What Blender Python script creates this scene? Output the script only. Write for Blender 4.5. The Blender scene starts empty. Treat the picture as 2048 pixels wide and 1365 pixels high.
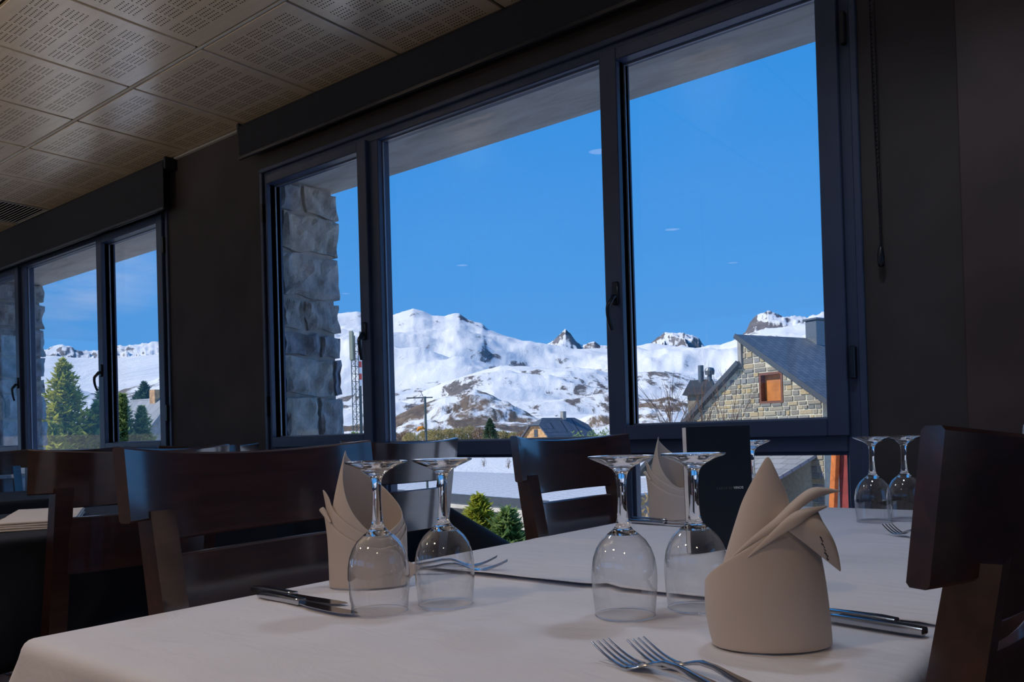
import bpy, bmesh, math, random
from mathutils import Vector, Matrix, noise

random.seed(7)
S = bpy.context.scene
COL = S.collection
PI = math.pi

# ------------------------------------------------------------------ camera
cam_d = bpy.data.cameras.new('camera')
cam = bpy.data.objects.new('camera', cam_d)
COL.objects.link(cam)
cam_d.sensor_width = 36.0
cam_d.lens = 36.0 * 1640.6 / 2048.0
cam_d.shift_y = 0.0846
cam_d.clip_start = 0.02
cam_d.clip_end = 30000
RT = Vector((0.78280216, 0.62166122, -0.02753392))
UP = Vector((0.02764451, 0.00946171, 0.99957304))
FW = Vector((-0.62165631, 0.78322909, 0.00977887))
m = Matrix((RT, UP, -FW)).transposed().to_4x4()
m.translation = Vector((0, 0, 0.964))
cam.matrix_world = m
S.camera = cam

# ------------------------------------------------------------------ sky, sun, exposure
S.view_settings.view_transform = 'Standard'
S.view_settings.look = 'None'
S.view_settings.gamma = 1.0
S.view_settings.exposure = 0.0
S.view_settings.use_curve_mapping = False
world = bpy.data.worlds.new('sky')
S.world = world
world.use_nodes = True
wt = world.node_tree
wt.nodes.clear()
wo = wt.nodes.new('ShaderNodeOutputWorld')
wb = wt.nodes.new('ShaderNodeBackground')
wc = wt.nodes.new('ShaderNodeTexCoord')
ws = wt.nodes.new('ShaderNodeSeparateXYZ')
wr = wt.nodes.new('ShaderNodeValToRGB')
wr.color_ramp.elements[0].position = 0.0
wr.color_ramp.elements[0].color = (0.125, 0.38, 0.83, 1)
wr.color_ramp.elements[1].position = 1.0
wr.color_ramp.elements[1].color = (0.02, 0.16, 0.60, 1)
e_ = wr.color_ramp.elements.new(0.45)
e_.color = (0.030, 0.28, 0.80, 1)
e_ = wr.color_ramp.elements.new(0.22)
e_.color = (0.068, 0.325, 0.82, 1)
wt.links.new(wc.outputs['Generated'], ws.inputs[0])
wt.links.new(ws.outputs['Z'], wr.inputs[0])
# a thin cirrus low in the north-west
wn = wt.nodes.new('ShaderNodeTexNoise')
wm = wt.nodes.new('ShaderNodeMapping')
wm.inputs['Scale'].default_value = (7, 7, 34)
wt.links.new(wc.outputs['Generated'], wm.inputs[0])
wt.links.new(wm.outputs[0], wn.inputs['Vector'])
wn.inputs['Scale'].default_value = 1.0
wn.inputs['Detail'].default_value = 6
wd = wt.nodes.new('ShaderNodeVectorMath'); wd.operation = 'DISTANCE'
wd.inputs[1].default_value = (-0.895, 0.395, 0.205)
wt.links.new(wc.outputs['Generated'], wd.inputs[0])
wq = wt.nodes.new('ShaderNodeMapRange')
wq.inputs['From Min'].default_value = 0.10; wq.inputs['From Max'].default_value = 0.02
wt.links.new(wd.outputs['Value'], wq.inputs[0])
wx = wt.nodes.new('ShaderNodeMath'); wx.operation = 'MULTIPLY'
wp = wt.nodes.new('ShaderNodeMapRange')
wp.inputs['From Min'].default_value = 0.38; wp.inputs['From Max'].default_value = 0.65
wp.inputs['To Max'].default_value = 0.6
wt.links.new(wn.outputs['Fac'], wp.inputs[0])
wt.links.new(wp.outputs[0], wx.inputs[0]); wt.links.new(wq.outputs[0], wx.inputs[1])
wmix = wt.nodes.new('ShaderNodeMix'); wmix.data_type = 'RGBA'
wmix.inputs['B'].default_value = (0.62, 0.68, 0.86, 1)
wt.links.new(wx.outputs[0], wmix.inputs['Factor'])
wt.links.new(wr.outputs[0], wmix.inputs['A'])
wt.links.new(wmix.outputs['Result'], wb.inputs[0])
wb.inputs[1].default_value = 1.0
wt.links.new(wb.outputs[0], wo.inputs[0])

sun_d = bpy.data.lights.new('sun', 'SUN')
sun_d.energy = 4.3
sun_d.angle = 0.009
sun_d.color = (1.0, 0.955, 0.88)
sun = bpy.data.objects.new('sun', sun_d)
COL.objects.link(sun)
SUN_DIR = Vector((-0.52, -0.58, 0.62)).normalized()
sun.rotation_euler = SUN_DIR.to_track_quat('Z', 'Y').to_euler()

LAMP_POWER = 16.0

# ------------------------------------------------------------------ material helpers
MATS = {}
def new_mat(name):
    mt = bpy.data.materials.new(name)
    mt.use_nodes = True
    nt = mt.node_tree
    bs = nt.nodes['Principled BSDF']
    MATS[name] = mt
    return mt, nt, bs
def N(nt, t, **kw):
    n = nt.nodes.new(t)
    for k, v in kw.items():
        setattr(n, k, v)
    return n
def L(nt, a, b):
    nt.links.new(a, b)
def ramp(nt, src, stops):
    r = N(nt, 'ShaderNodeValToRGB')
    els = r.color_ramp.elements
    els[0].position, els[0].color = stops[0][0], (*stops[0][1], 1)
    els[1].position, els[1].color = stops[-1][0], (*stops[-1][1], 1)
    for p, c in stops[1:-1]:
        e = els.new(p); e.color = (*c, 1)
    L(nt, src, r.inputs[0])
    return r.outputs[0]
def coords(nt, kind='Object', scale=(1, 1, 1), rot=(0, 0, 0)):
    tc = N(nt, 'ShaderNodeTexCoord'); mp = N(nt, 'ShaderNodeMapping')
    mp.inputs['Scale'].default_value = scale; mp.inputs['Rotation'].default_value = rot
    L(nt, tc.outputs[kind], mp.inputs[0])
    return mp.outputs[0]
def tnoise(nt, vec, scale=5, detail=4, rough=0.5, dist=0.0):
    n = N(nt, 'ShaderNodeTexNoise')
    n.inputs['Scale'].default_value = scale; n.inputs['Detail'].default_value = detail
    n.inputs['Roughness'].default_value = rough; n.inputs['Distortion'].default_value = dist
    L(nt, vec, n.inputs['Vector'])
    return n.outputs['Fac']
def bump(nt, bs, h, strength=0.3, dist=0.01):
    b = N(nt, 'ShaderNodeBump')
    b.inputs['Strength'].default_value = strength; b.inputs['Distance'].default_value = dist
    L(nt, h, b.inputs['Height']); L(nt, b.outputs[0], bs.inputs['Normal'])
    return b
def math_n(nt, op, a, b=None, c=None):
    n = N(nt, 'ShaderNodeMath', operation=op)
    for i, v in enumerate((a, b, c)):
        if v is None: continue
        if isinstance(v, (int, float)): n.inputs[i].default_value = v
        else: L(nt, v, n.inputs[i])
    return n.outputs[0]
def mixc(nt, fac, a, b):
    n = N(nt, 'ShaderNodeMix', data_type='RGBA')
    if isinstance(fac, (int, float)): n.inputs['Factor'].default_value = fac
    else: L(nt, fac, n.inputs['Factor'])
    for k, v in (('A', a), ('B', b)):
        if isinstance(v, tuple): n.inputs[k].default_value = (*v, 1)
        else: L(nt, v, n.inputs[k])
    return n.outputs['Result']
def simple(name, col, rough=0.5, metal=0.0, var=0.15, nscale=20, bmp=0.0, spec=0.5):
    mt, nt, bs = new_mat(name)
    v = coords(nt)
    f = tnoise(nt, v, nscale, 4)
    lo = tuple(max(0, c * (1 - var)) for c in col); hi = tuple(min(1, c * (1 + var)) for c in col)
    L(nt, ramp(nt, f, [(0.3, lo), (0.7, hi)]), bs.inputs['Base Color'])
    bs.inputs['Roughness'].default_value = rough
    bs.inputs['Metallic'].default_value = metal
    bs.inputs['Specular IOR Level'].default_value = spec
    if bmp: bump(nt, bs, f, bmp, 0.005)
    return mt

# wood: dark red-brown varnish with long grain along local Y
def wood_mat(name, cols, rough, scale=(30, 2.2, 30), coat=0.0):
    mt, nt, bs = new_mat(name)
    v = coords(nt, 'Object', scale)
    oi = N(nt, 'ShaderNodeObjectInfo')
    ad = N(nt, 'ShaderNodeVectorMath', operation='ADD')
    L(nt, v, ad.inputs[0])
    sc = N(nt, 'ShaderNodeVectorMath', operation='SCALE')
    cx = N(nt, 'ShaderNodeCombineXYZ')
    L(nt, oi.outputs['Random'], cx.inputs[0]); L(nt, oi.outputs['Random'], cx.inputs[1])
    L(nt, cx.outputs[0], sc.inputs[0]); sc.inputs['Scale'].default_value = 37
    L(nt, sc.outputs[0], ad.inputs[1])
    f = tnoise(nt, ad.outputs[0], 1.6, 6, 0.6, 0.6)
    L(nt, ramp(nt, f, [(0.3, cols[0]), (0.5, cols[1]), (0.72, cols[2])]), bs.inputs['Base Color'])
    v2 = coords(nt)
    sm = tnoise(nt, v2, 9, 5, 0.6)
    rr = N(nt, 'ShaderNodeMapRange')
    rr.inputs['To Min'].default_value = rough * 0.75; rr.inputs['To Max'].default_value = rough * 1.35
    L(nt, sm, rr.inputs[0]); L(nt, rr.outputs[0], bs.inputs['Roughness'])
    bs.inputs['Coat Weight'].default_value = coat
    bs.inputs['Coat Roughness'].default_value = 0.12
    bs.inputs['Coat IOR'].default_value = 2.2
    bump(nt, bs, f, 0.06, 0.002)
    return mt
wood_mat('wood', [(0.017, 0.0055, 0.0045), (0.034, 0.0105, 0.008), (0.062, 0.019, 0.013)], 0.32, coat=0.8)
simple('floor_wood', (0.13, 0.09, 0.07), 0.4, var=0.3, nscale=6)

def cloth_mat(name, col, rough=0.9, weave=900, wr=0.25, sheen=0.2):
    mt, nt, bs = new_mat(name)
    v = coords(nt)
    f = tnoise(nt, v, 7, 3)
    lo = tuple(c * 0.94 for c in col)
    L(nt, ramp(nt, f, [(0.3, lo), (0.7, col)]), bs.inputs['Base Color'])
    bs.inputs['Roughness'].default_value = rough
    bs.inputs['Specular IOR Level'].default_value = 0.2
    bs.inputs['Sheen Weight'].default_value = sheen
    wv = tnoise(nt, v, weave, 2)
    fold = tnoise(nt, coords(nt, 'Object', (5, 13, 5), (0, 0, 0.6)), 1.3, 4, 0.5, 1.2)
    h = math_n(nt, 'ADD', math_n(nt, 'MULTIPLY', wv, 0.03), fold)
    bump(nt, bs, h, wr, 0.004)
    return mt
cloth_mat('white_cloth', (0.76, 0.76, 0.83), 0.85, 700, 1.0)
cloth_mat('napkin_cloth', (0.64, 0.55, 0.49), 0.9, 1200, 0.1)
cloth_mat('black_cloth', (0.010, 0.012, 0.018), 0.75, 700, 0.4, 0.05)

simple('frame_metal', (0.042, 0.060, 0.115), 0.40, 0.0, 0.1, 8)
simple('gasket', (0.006, 0.007, 0.010), 0.5)
simple('bead_metal', (0.26, 0.30, 0.37), 0.35, 0.5, 0.1, 8)
simple('handle_black', (0.008, 0.010, 0.016), 0.3)
simple('wall_paint', (0.050, 0.040, 0.038), 0.75, 0, 0.25, 3, 0.05)
simple('wall_panel_paint', (0.060, 0.036, 0.033), 0.6, 0, 0.3, 3, 0.05)
simple('back_wall_paint', (0.46, 0.43, 0.41), 0.8, 0, 0.2, 2)
simple('blind_fabric', (0.010, 0.011, 0.017), 0.8, 0, 0.2, 60)
simple('tbar', (0.46, 0.45, 0.44), 0.5, 0.0, 0.05)
simple('groove', (0.008, 0.005, 0.004), 0.9, spec=0.1)
simple('vent_metal', (0.30, 0.29, 0.27), 0.5, 0.1, 0.05)
simple('menu_black', (0.003, 0.005, 0.012), 0.5, 0, 0.1)
simple('paper', (0.75, 0.75, 0.78), 0.8)
simple('print_grey', (0.16, 0.165, 0.18), 0.7)
simple('print_white', (0.85, 0.86, 0.9), 0.7)
simple('embroidery', (0.03, 0.03, 0.05), 0.8)
simple('lamp_ring', (0.3, 0.3, 0.3), 0.3, 0.8)
mt, nt, bs = new_mat('steel')
bs.inputs['Base Color'].default_value = (0.50, 0.50, 0.52, 1)
bs.inputs['Metallic'].default_value = 1
f = tnoise(nt, coords(nt, 'Object', (20, 200, 200)), 3, 3)
rr = N(nt, 'ShaderNodeMapRange'); rr.inputs['To Min'].default_value = 0.10; rr.inputs['To Max'].default_value = 0.22
L(nt, f, rr.inputs[0]); L(nt, rr.outputs[0], bs.inputs['Roughness'])

mt, nt, bs = new_mat('wine_glass')
bs.inputs['Base Color'].default_value = (1, 1, 1, 1)
bs.inputs['Roughness'].default_value = 0.0
bs.inputs['IOR'].default_value = 1.5
bs.inputs['Transmission Weight'].default_value = 1.0

def thin_clear(name, f0, f90, tint, rough, pw):
    mt = bpy.data.materials.new(name); MATS[name] = mt
    mt.use_nodes = True; nt = mt.node_tree; nt.nodes.clear()
    o_ = N(nt, 'ShaderNodeOutputMaterial'); tr = N(nt, 'ShaderNodeBsdfTransparent'); gl = N(nt, 'ShaderNodeBsdfGlossy')
    tr.inputs[0].default_value = (*tint, 1); gl.inputs['Roughness'].default_value = rough
    fr = N(nt, 'ShaderNodeLayerWeight'); fr.inputs[0].default_value = 0.5
    f5 = math_n(nt, 'ADD', math_n(nt, 'MULTIPLY', math_n(nt, 'POWER', fr.outputs['Facing'], pw), f90 - f0), f0)
    mx = N(nt, 'ShaderNodeMixShader')
    L(nt, f5, mx.inputs[0]); L(nt, tr.outputs[0], mx.inputs[1]); L(nt, gl.outputs[0], mx.inputs[2]); L(nt, mx.outputs[0], o_.inputs[0])
thin_clear('thin_glass', 0.07, 0.95, (0.97, 0.97, 0.97), 0.0, 1.7)
# window pane: thin clear sheet, reflection by Fresnel
thin_clear('window_glass', 0.02, 0.5, (0.985, 0.99, 0.985), 0.01, 5.0)

# lamp disc
mt, nt, bs = new_mat('lamp_glow')
bs.inputs['Emission Color'].default_value = (1.0, 0.80, 0.55, 1)
bs.inputs['Emission Strength'].default_value = 4.0

# perforated acoustic ceiling tile: five by five clusters of drilled holes
TX, TY = 0.600, 0.690
mt, nt, bs = new_mat('ceiling_tile')
tc = N(nt, 'ShaderNodeTexCoord'); sx = N(nt, 'ShaderNodeSeparateXYZ'); L(nt, tc.outputs['Object'], sx.inputs[0])
def hole_axis(src, half, n_cl, n_dot, fill):
    pitch = 2 * half / n_cl
    a = math_n(nt, 'DIVIDE', math_n(nt, 'ADD', src, half), pitch)       # cluster coordinate
    fr_ = math_n(nt, 'FRACT', a)
    d = math_n(nt, 'MULTIPLY', fr_, n_dot / fill)                       # dot coordinate
    inside = math_n(nt, 'LESS_THAN', d, float(n_dot))
    c1 = math_n(nt, 'GREATER_THAN', src, -half); c2 = math_n(nt, 'LESS_THAN', src, half)
    ins = math_n(nt, 'MULTIPLY', inside, math_n(nt, 'MULTIPLY', c1, c2))
    off = math_n(nt, 'SUBTRACT', math_n(nt, 'FRACT', d), 0.5)
    off_m = math_n(nt, 'MULTIPLY', off, pitch * fill / n_dot)
    return off_m, ins
ox, ix = hole_axis(sx.outputs['X'], 0.245, 5, 6, 0.84)
oy, iy = hole_axis(sx.outputs['Y'], 0.285, 5, 5, 0.80)
r2 = math_n(nt, 'ADD', math_n(nt, 'MULTIPLY', ox, ox), math_n(nt, 'MULTIPLY', oy, oy))
hole = math_n(nt, 'MULTIPLY', math_n(nt, 'LESS_THAN', r2, 0.0035 ** 2), math_n(nt, 'MULTIPLY', ix, iy))
grain = tnoise(nt, coords(nt, 'Object', (1.5, 14, 1)), 3, 5, 0.6)
base = ramp(nt, grain, [(0.3, (0.68, 0.60, 0.50)), (0.7, (0.78, 0.69, 0.58))])
L(nt, mixc(nt, hole, base, (0.02, 0.016, 0.013)), bs.inputs['Base Color'])
bs.inputs['Roughness'].default_value = 0.26
bs.inputs['Specular IOR Level'].default_value = 0.8
L(nt, math_n(nt, 'SUBTRACT', 1.0, hole), bs.inputs['Coat Weight'])
L(nt, math_n(nt, 'MULTIPLY', math_n(nt, 'SUBTRACT', 1.0, hole), 0.8), bs.inputs['Specular IOR Level'])
bs.inputs['Coat IOR'].default_value = 2.1
bs.inputs['Coat Roughness'].default_value = 0.27
bs.inputs['Coat Tint'].default_value = (1.0, 0.93, 0.82, 1)

# exterior
def stone_mat(name, stops, nscale=6, bmp=0.6, rough=0.9):
    mt, nt, bs = new_mat(name)
    oi = N(nt, 'ShaderNodeObjectInfo')
    base = ramp(nt, oi.outputs['Random'], stops)
    v = coords(nt)
    f = tnoise(nt, v, nscale, 8, 0.65, 0.3)
    g = tnoise(nt, v, nscale * 0.4, 3)
    c2 = mixc(nt, 0.75, base, mixc(nt, f, (0.02, 0.02, 0.025), (0.9, 0.88, 0.85)))
    n = N(nt, 'ShaderNodeMix', data_type='RGBA', blend_type='OVERLAY')
    n.inputs['Factor'].default_value = 0.7
    L(nt, base, n.inputs['A']); L(nt, ramp(nt, f, [(0.25, (0.15, 0.15, 0.16)), (0.75, (0.8, 0.8, 0.78))]), n.inputs['B'])
    L(nt, n.outputs['Result'], bs.inputs['Base Color'])
    bs.inputs['Roughness'].default_value = rough
    bump(nt, bs, math_n(nt, 'ADD', f, g), bmp, 0.02)
    return mt
stone_mat('pier_stone', [(0.0, (0.22, 0.24, 0.27)), (0.4, (0.36, 0.37, 0.38)), (0.7, (0.42, 0.39, 0.33)), (1.0, (0.28, 0.31, 0.37))], 9, 1.0)
stone_mat('house_stone', [(0.0, (0.17, 0.17, 0.16)), (0.3, (0.26, 0.25, 0.22)), (0.55, (0.22, 0.20, 0.17)), (0.75, (0.38, 0.33, 0.24)), (0.9, (0.44, 0.33, 0.17)), (1.0, (0.24, 0.25, 0.26))], 5, 0.5)
simple('mortar', (0.56, 0.52, 0.40), 0.95, 0, 0.15, 8, 0.2)
simple('pier_mortar', (0.36, 0.36, 0.35), 0.95, 0, 0.25, 12, 0.3)
mt, nt, bs = new_mat('concrete')
v = coords(nt)
f = tnoise(nt, coords(nt, 'Object', (1, 4, 1)), 2.5, 7, 0.65, 0.8)
L(nt, ramp(nt, f, [(0.25, (0.42, 0.37, 0.30)), (0.5, (0.60, 0.54, 0.46)), (0.8, (0.72, 0.67, 0.58))]), bs.inputs['Base Color'])
bs.inputs['Roughness'].default_value = 0.9
bump(nt, bs, tnoise(nt, v, 30, 5), 0.15, 0.01)

def slate_mat(name, c0, c1, bw=0.35, bh=0.22):
    mt, nt, bs = new_mat(name)
    tc = N(nt, 'ShaderNodeTexCoord')
    b = N(nt, 'ShaderNodeTexBrick')
    b.inputs['Scale'].default_value = 1.0; b.inputs['Brick Width'].default_value = bw; b.inputs['Row Height'].default_value = bh
    b.inputs['Mortar Size'].default_value = 0.012
    b.inputs['Color1'].default_value = (*c0, 1); b.inputs['Color2'].default_value = (*c1, 1)
    b.inputs['Mortar'].default_value = (*(x * 0.35 for x in c0), 1)
    L(nt, tc.outputs['UV'], b.inputs['Vector'])
    L(nt, b.outputs['Color'], bs.inputs['Base Color'])
    bs.inputs['Roughness'].default_value = 0.6
    bump(nt, bs, b.outputs['Fac'], 0.5, -0.02)
    return mt
slate_mat('slate', (0.085, 0.10, 0.125), (0.13, 0.145, 0.17))
slate_mat('slate_pale', (0.20, 0.21, 0.23), (0.27, 0.28, 0.30), 0.6, 0.4)
slate_mat('rubble', (0.20, 0.19, 0.165), (0.31, 0.28, 0.20), 0.5, 0.2)
simple('zinc', (0.16, 0.18, 0.20), 0.4, 0.6)
simple('roof_sheet', (0.60, 0.60, 0.61), 0.95, spec=0.02)
simple('frame_brown', (0.16, 0.06, 0.035), 0.6)
simple('fascia', (0.055, 0.065, 0.08), 0.5)
simple('shutter_wood', (0.50, 0.17, 0.035), 0.6, 0, 0.2, 4)
simple('red_wood', (0.24, 0.035, 0.03), 0.6, 0, 0.2, 4)
simple('orange_wood', (0.62, 0.17, 0.035), 0.6, 0, 0.25, 6)
simple('warm_wall', (0.52, 0.30, 0.14), 0.9, 0, 0.35, 3, 0.2)
simple('grey_wall', (0.30, 0.29, 0.27), 0.9, 0, 0.25, 3, 0.2)
simple('pale_wall', (0.55, 0.50, 0.44), 0.9, 0, 0.15, 2)
simple('tower_steel', (0.14, 0.16, 0.15), 0.5, 0.5)
simple('antenna_panel', (0.24, 0.27, 0.21), 0.6)
simple('beacon_red', (0.75, 0.10, 0.07), 0.5)
simple('beacon_white', (0.85, 0.85, 0.85), 0.5)
simple('sock_orange', (0.80, 0.28, 0.02), 0.7)
simple('bark', (0.10, 0.07, 0.05), 0.9, 0, 0.3, 12)
simple('twig', (0.16, 0.10, 0.07), 0.9, 0, 0.3, 12)
def leaf_mat(name, a, b):
    mt, nt, bs = new_mat(name)
    f = tnoise(nt, coords(nt), 3.5, 3)
    cl = ramp(nt, f, [(0.3, a), (0.7, b)])
    L(nt, cl, bs.inputs['Base Color'])
    tl = N(nt, 'ShaderNodeBsdfTranslucent'); L(nt, cl, tl.inputs[0])
    ms = N(nt, 'ShaderNodeMixShader'); ms.inputs[0].default_value = 0.4
    out = nt.nodes['Material Output']
    L(nt, bs.outputs[0], ms.inputs[1]); L(nt, tl.outputs[0], ms.inputs[2]); L(nt, ms.outputs[0], out.inputs[0])
    bs.inputs['Roughness'].default_value = 0.75
    bs.inputs['Specular IOR Level'].default_value = 0.2
    return mt
leaf_mat('needles_yellow', (0.34, 0.38, 0.05), (0.66, 0.62, 0.10))
leaf_mat('needles_green', (0.18, 0.29, 0.09), (0.42, 0.50, 0.17))
leaf_mat('needles_dark', (0.05, 0.11, 0.07), (0.12, 0.20, 0.11))
leaf_mat('brush_olive', (0.36, 0.28, 0.11), (0.56, 0.46, 0.20))
leaf_mat('brush_brown', (0.28, 0.18, 0.12), (0.44, 0.31, 0.20))
leaf_mat('straw', (0.42, 0.28, 0.12), (0.60, 0.44, 0.22))

def snow_mat(name, rock, thr, nscale, steep, snow=(0.78, 0.765, 0.745)):
    mt, nt, bs = new_mat(name)
    tc = N(nt, 'ShaderNodeTexCoord')
    m0 = N(nt, 'ShaderNodeMapping'); m0.inputs['Rotation'].default_value = (0, 0, -math.radians(38.4))
    L(nt, tc.outputs['Object'], m0.inputs[0])
    mp = N(nt, 'ShaderNodeMapping'); mp.inputs['Scale'].default_value = (nscale * 1.2, nscale * 0.4, nscale * 1.2)   # gullies run down the slopes
    L(nt, m0.outputs[0], mp.inputs[0])
    f = tnoise(nt, mp.outputs[0], 1.0, 10, 0.70, 0.5)
    big = tnoise(nt, mp.outputs[0], 0.23, 3, 0.5)
    ge = N(nt, 'ShaderNodeNewGeometry'); sp = N(nt, 'ShaderNodeSeparateXYZ'); L(nt, ge.outputs['Normal'], sp.inputs[0])
    slope = math_n(nt, 'SUBTRACT', 1.0, sp.outputs['Z'])
    val = math_n(nt, 'ADD', math_n(nt, 'ADD', math_n(nt, 'MULTIPLY', f, 0.7), math_n(nt, 'MULTIPLY', big, 0.5)), math_n(nt, 'MULTIPLY', slope, steep))
    mr = N(nt, 'ShaderNodeMapRange'); mr.inputs['From Min'].default_value = thr; mr.inputs['From Max'].default_value = thr + 0.05
    L(nt, val, mr.inputs[0])
    rv = ramp(nt, tnoise(nt, mp.outputs[0], 4, 4), [(0.3, tuple(x * 0.55 for x in rock)), (0.7, rock)])
    L(nt, mixc(nt, mr.outputs[0], snow, rv), bs.inputs['Base Color'])
    bs.inputs['Roughness'].default_value = 0.8
    bs.inputs['Specular IOR Level'].default_value = 0.15
    bump(nt, bs, f, 0.35, 0.25 / nscale)
    return mt
snow_mat('snow_far', (0.20, 0.18, 0.18), 0.70, 0.004, 0.85)
snow_mat('snow_massif', (0.22, 0.20, 0.20), 0.735, 0.016, 0.55)
snow_mat('snow_mid', (0.19, 0.16, 0.145), 0.65, 0.03, 0.45)
snow_mat('snow_foot', (0.22, 0.16, 0.115), 0.585, 0.03, 0.30)
snow_mat('snow_smooth', (0.30, 0.28, 0.28), 1.15, 0.004, 0.4)
snow_mat('snow_ground', (0.24, 0.19, 0.12), 0.735, 0.06, 0.5)

# ------------------------------------------------------------------ object helpers
def link(o, parent=None):
    COL.objects.link(o)
    if parent is not None: o.parent = parent
    return o
def mesh_from(name, verts, faces, mat, parent=None, smooth=False, uvs=None):
    me = bpy.data.meshes.new(name)
    me.from_pydata(verts, [], faces)
    me.update()
    if mat: me.materials.append(MATS[mat])
    if smooth: me.polygons.foreach_set('use_smooth', [True] * len(me.polygons))
    if uvs:
        ul = me.uv_layers.new()
        for p in me.polygons:
            for li in p.loop_indices:
                ul.data[li].uv = uvs[me.loops[li].vertex_index]
    o = bpy.data.objects.new(name, me)
    return link(o, parent)
class MB:
    def __init__(s): s.v = []; s.f = []
    def add(s, verts, faces):
        o = len(s.v); s.v += [tuple(p) for p in verts]; s.f += [tuple(i + o for i in f) for f in faces]; return s
    def box(s, x0, x1, y0, y1, z0, z1, M=None):
        p = [(x0, y0, z0), (x1, y0, z0), (x1, y1, z0), (x0, y1, z0), (x0, y0, z1), (x1, y0, z1), (x1, y1, z1), (x0, y1, z1)]
        if M: p = [M @ Vector(q) for q in p]
        return s.add(p, [(3, 2, 1, 0), (4, 5, 6, 7), (0, 1, 5, 4), (1, 2, 6, 5), (2, 3, 7, 6), (3, 0, 4, 7)])
    def bbox(s, x0, x1, y0, y1, z0, z1, b=0.004, M=None):
        # box with chamfered edges
        bm = bmesh.new(); bmesh.ops.create_cube(bm, size=1)
        for v in bm.verts:
            v.co = Vector(((x0 + x1) / 2 + v.co.x * (x1 - x0), (y0 + y1) / 2 + v.co.y * (y1 - y0), (z0 + z1) / 2 + v.co.z * (z1 - z0)))
        bmesh.ops.bevel(bm, geom=bm.edges[:], offset=b, segments=1, affect='EDGES')
        vs = [(M @ v.co) if M else v.co.copy() for v in bm.verts]
        fs = [tuple(v.index for v in f.verts) for f in bm.faces]
        bm.verts.index_update(); fs = [tuple(v.index for v in f.verts) for f in bm.faces]
        s.add(vs, fs); bm.free(); return s
    def tube(s, pts, rad, n=8, caps=True):
        pts = [Vector(p) for p in pts]; k = len(pts)
        rr = rad if isinstance(rad, (list, tuple)) else [rad] * k
        rings = []; prev = None
        for i in range(k):
            t = (pts[min(i + 1, k - 1)] - pts[max(i - 1, 0)]).normalized()
            if prev is None:
                a = Vector((0, 0, 1)) if abs(t.z) < 0.9 else Vector((1, 0, 0))
                u = t.cross(a).normalized()
            else:
                u = (prev - t * prev.dot(t)).normalized()
            prev = u; w = t.cross(u)
            rings.append([pts[i] + (u * math.cos(2 * PI * j / n) + w * math.sin(2 * PI * j / n)) * rr[i] for j in range(n)])
        vs = [p for r in rings for p in r]; fs = []
        for i in range(k - 1):
            for j in range(n):
                fs.append((i * n + j, i * n + (j + 1) % n, (i + 1) * n + (j + 1) % n, (i + 1) * n + j))
        if caps: fs += [tuple(range(n - 1, -1, -1)), tuple((k - 1) * n + j for j in range(n))]
        return s.add(vs, fs)
    def lathe(s, prof, n=48, c=(0, 0, 0)):
        k = len(prof); vs = []; fs = []
        for r, z in prof:
            for j in range(n):
                a = 2 * PI * j / n
                vs.append((c[0] + r * math.cos(a), c[1] + r * math.sin(a), c[2] + z))
        for i in range(k - 1):
            for j in range(n):
                fs.append((i * n + j, i * n + (j + 1) % n, (i + 1) * n + (j + 1) % n, (i + 1) * n + j))
        return s.add(vs, fs)
    def loft(s, rings, closed=True, caps=True):
        n = len(rings[0]); k = len(rings); vs = [p for r in rings for p in r]; fs = []
        for i in range(k - 1):
            for j in range(n if closed else n - 1):
                fs.append((i * n + j, i * n + (j + 1) % n, (i + 1) * n + (j + 1) % n, (i + 1) * n + j))
        if caps and closed: fs += [tuple(range(n - 1, -1, -1)), tuple((k - 1) * n + j for j in range(n))]
        return s.add(vs, fs)
    def build(s, name, mat, parent=None, smooth=False):
        o = mesh_from(name, s.v, s.f, mat, parent, smooth)
        bm = bmesh.new(); bm.from_mesh(o.data)
        bmesh.ops.recalc_face_normals(bm, faces=bm.faces[:]); bm.to_mesh(o.data); bm.free()
        return o
def smooth_by_angle(o, ang=0.6):
    me = o.data
    me.polygons.foreach_set('use_smooth', [True] * len(me.polygons))
    me.set_sharp_from_angle(angle=ang)
    return o
def subsurf(o, lv=2):
    md = o.modifiers.new('s', 'SUBSURF'); md.levels = lv; md.render_levels = lv
    return o
def solid(o, t=0.001, off=0.0):
    md = o.modifiers.new('t', 'SOLIDIFY'); md.thickness = t; md.offset = off
    return o
def tag(o, label, cat, group=None, kind=None):
    o['label'] = label; o['category'] = cat
    if group: o['group'] = group
    if kind: o['kind'] = kind
    return o
def struct(o, label=None):
    o['kind'] = 'structure'
    if label: o['label'] = label
    return o
def empty(name, loc=(0, 0, 0), rz=0.0):
    o = bpy.data.objects.new(name, None); o.empty_display_size = 0.1
    o.location = loc; o.rotation_euler = (0, 0, rz)
    return link(o)
def copy_tree(o, parent=None):
    c = o.copy(); COL.objects.link(c); c.parent = parent
    for ch in list(o.children):
        copy_tree(ch, c)
    return c
def interp(tab, x):
    if (tab[0][0] > tab[-1][0]): tab = tab[::-1]
    if x <= tab[0][0]: return tab[0][1]
    for (a, p), (b, q) in zip(tab, tab[1:]):
        if x <= b: return p + (q - p) * (x - a) / (b - a)
    return tab[-1][1]
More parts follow.
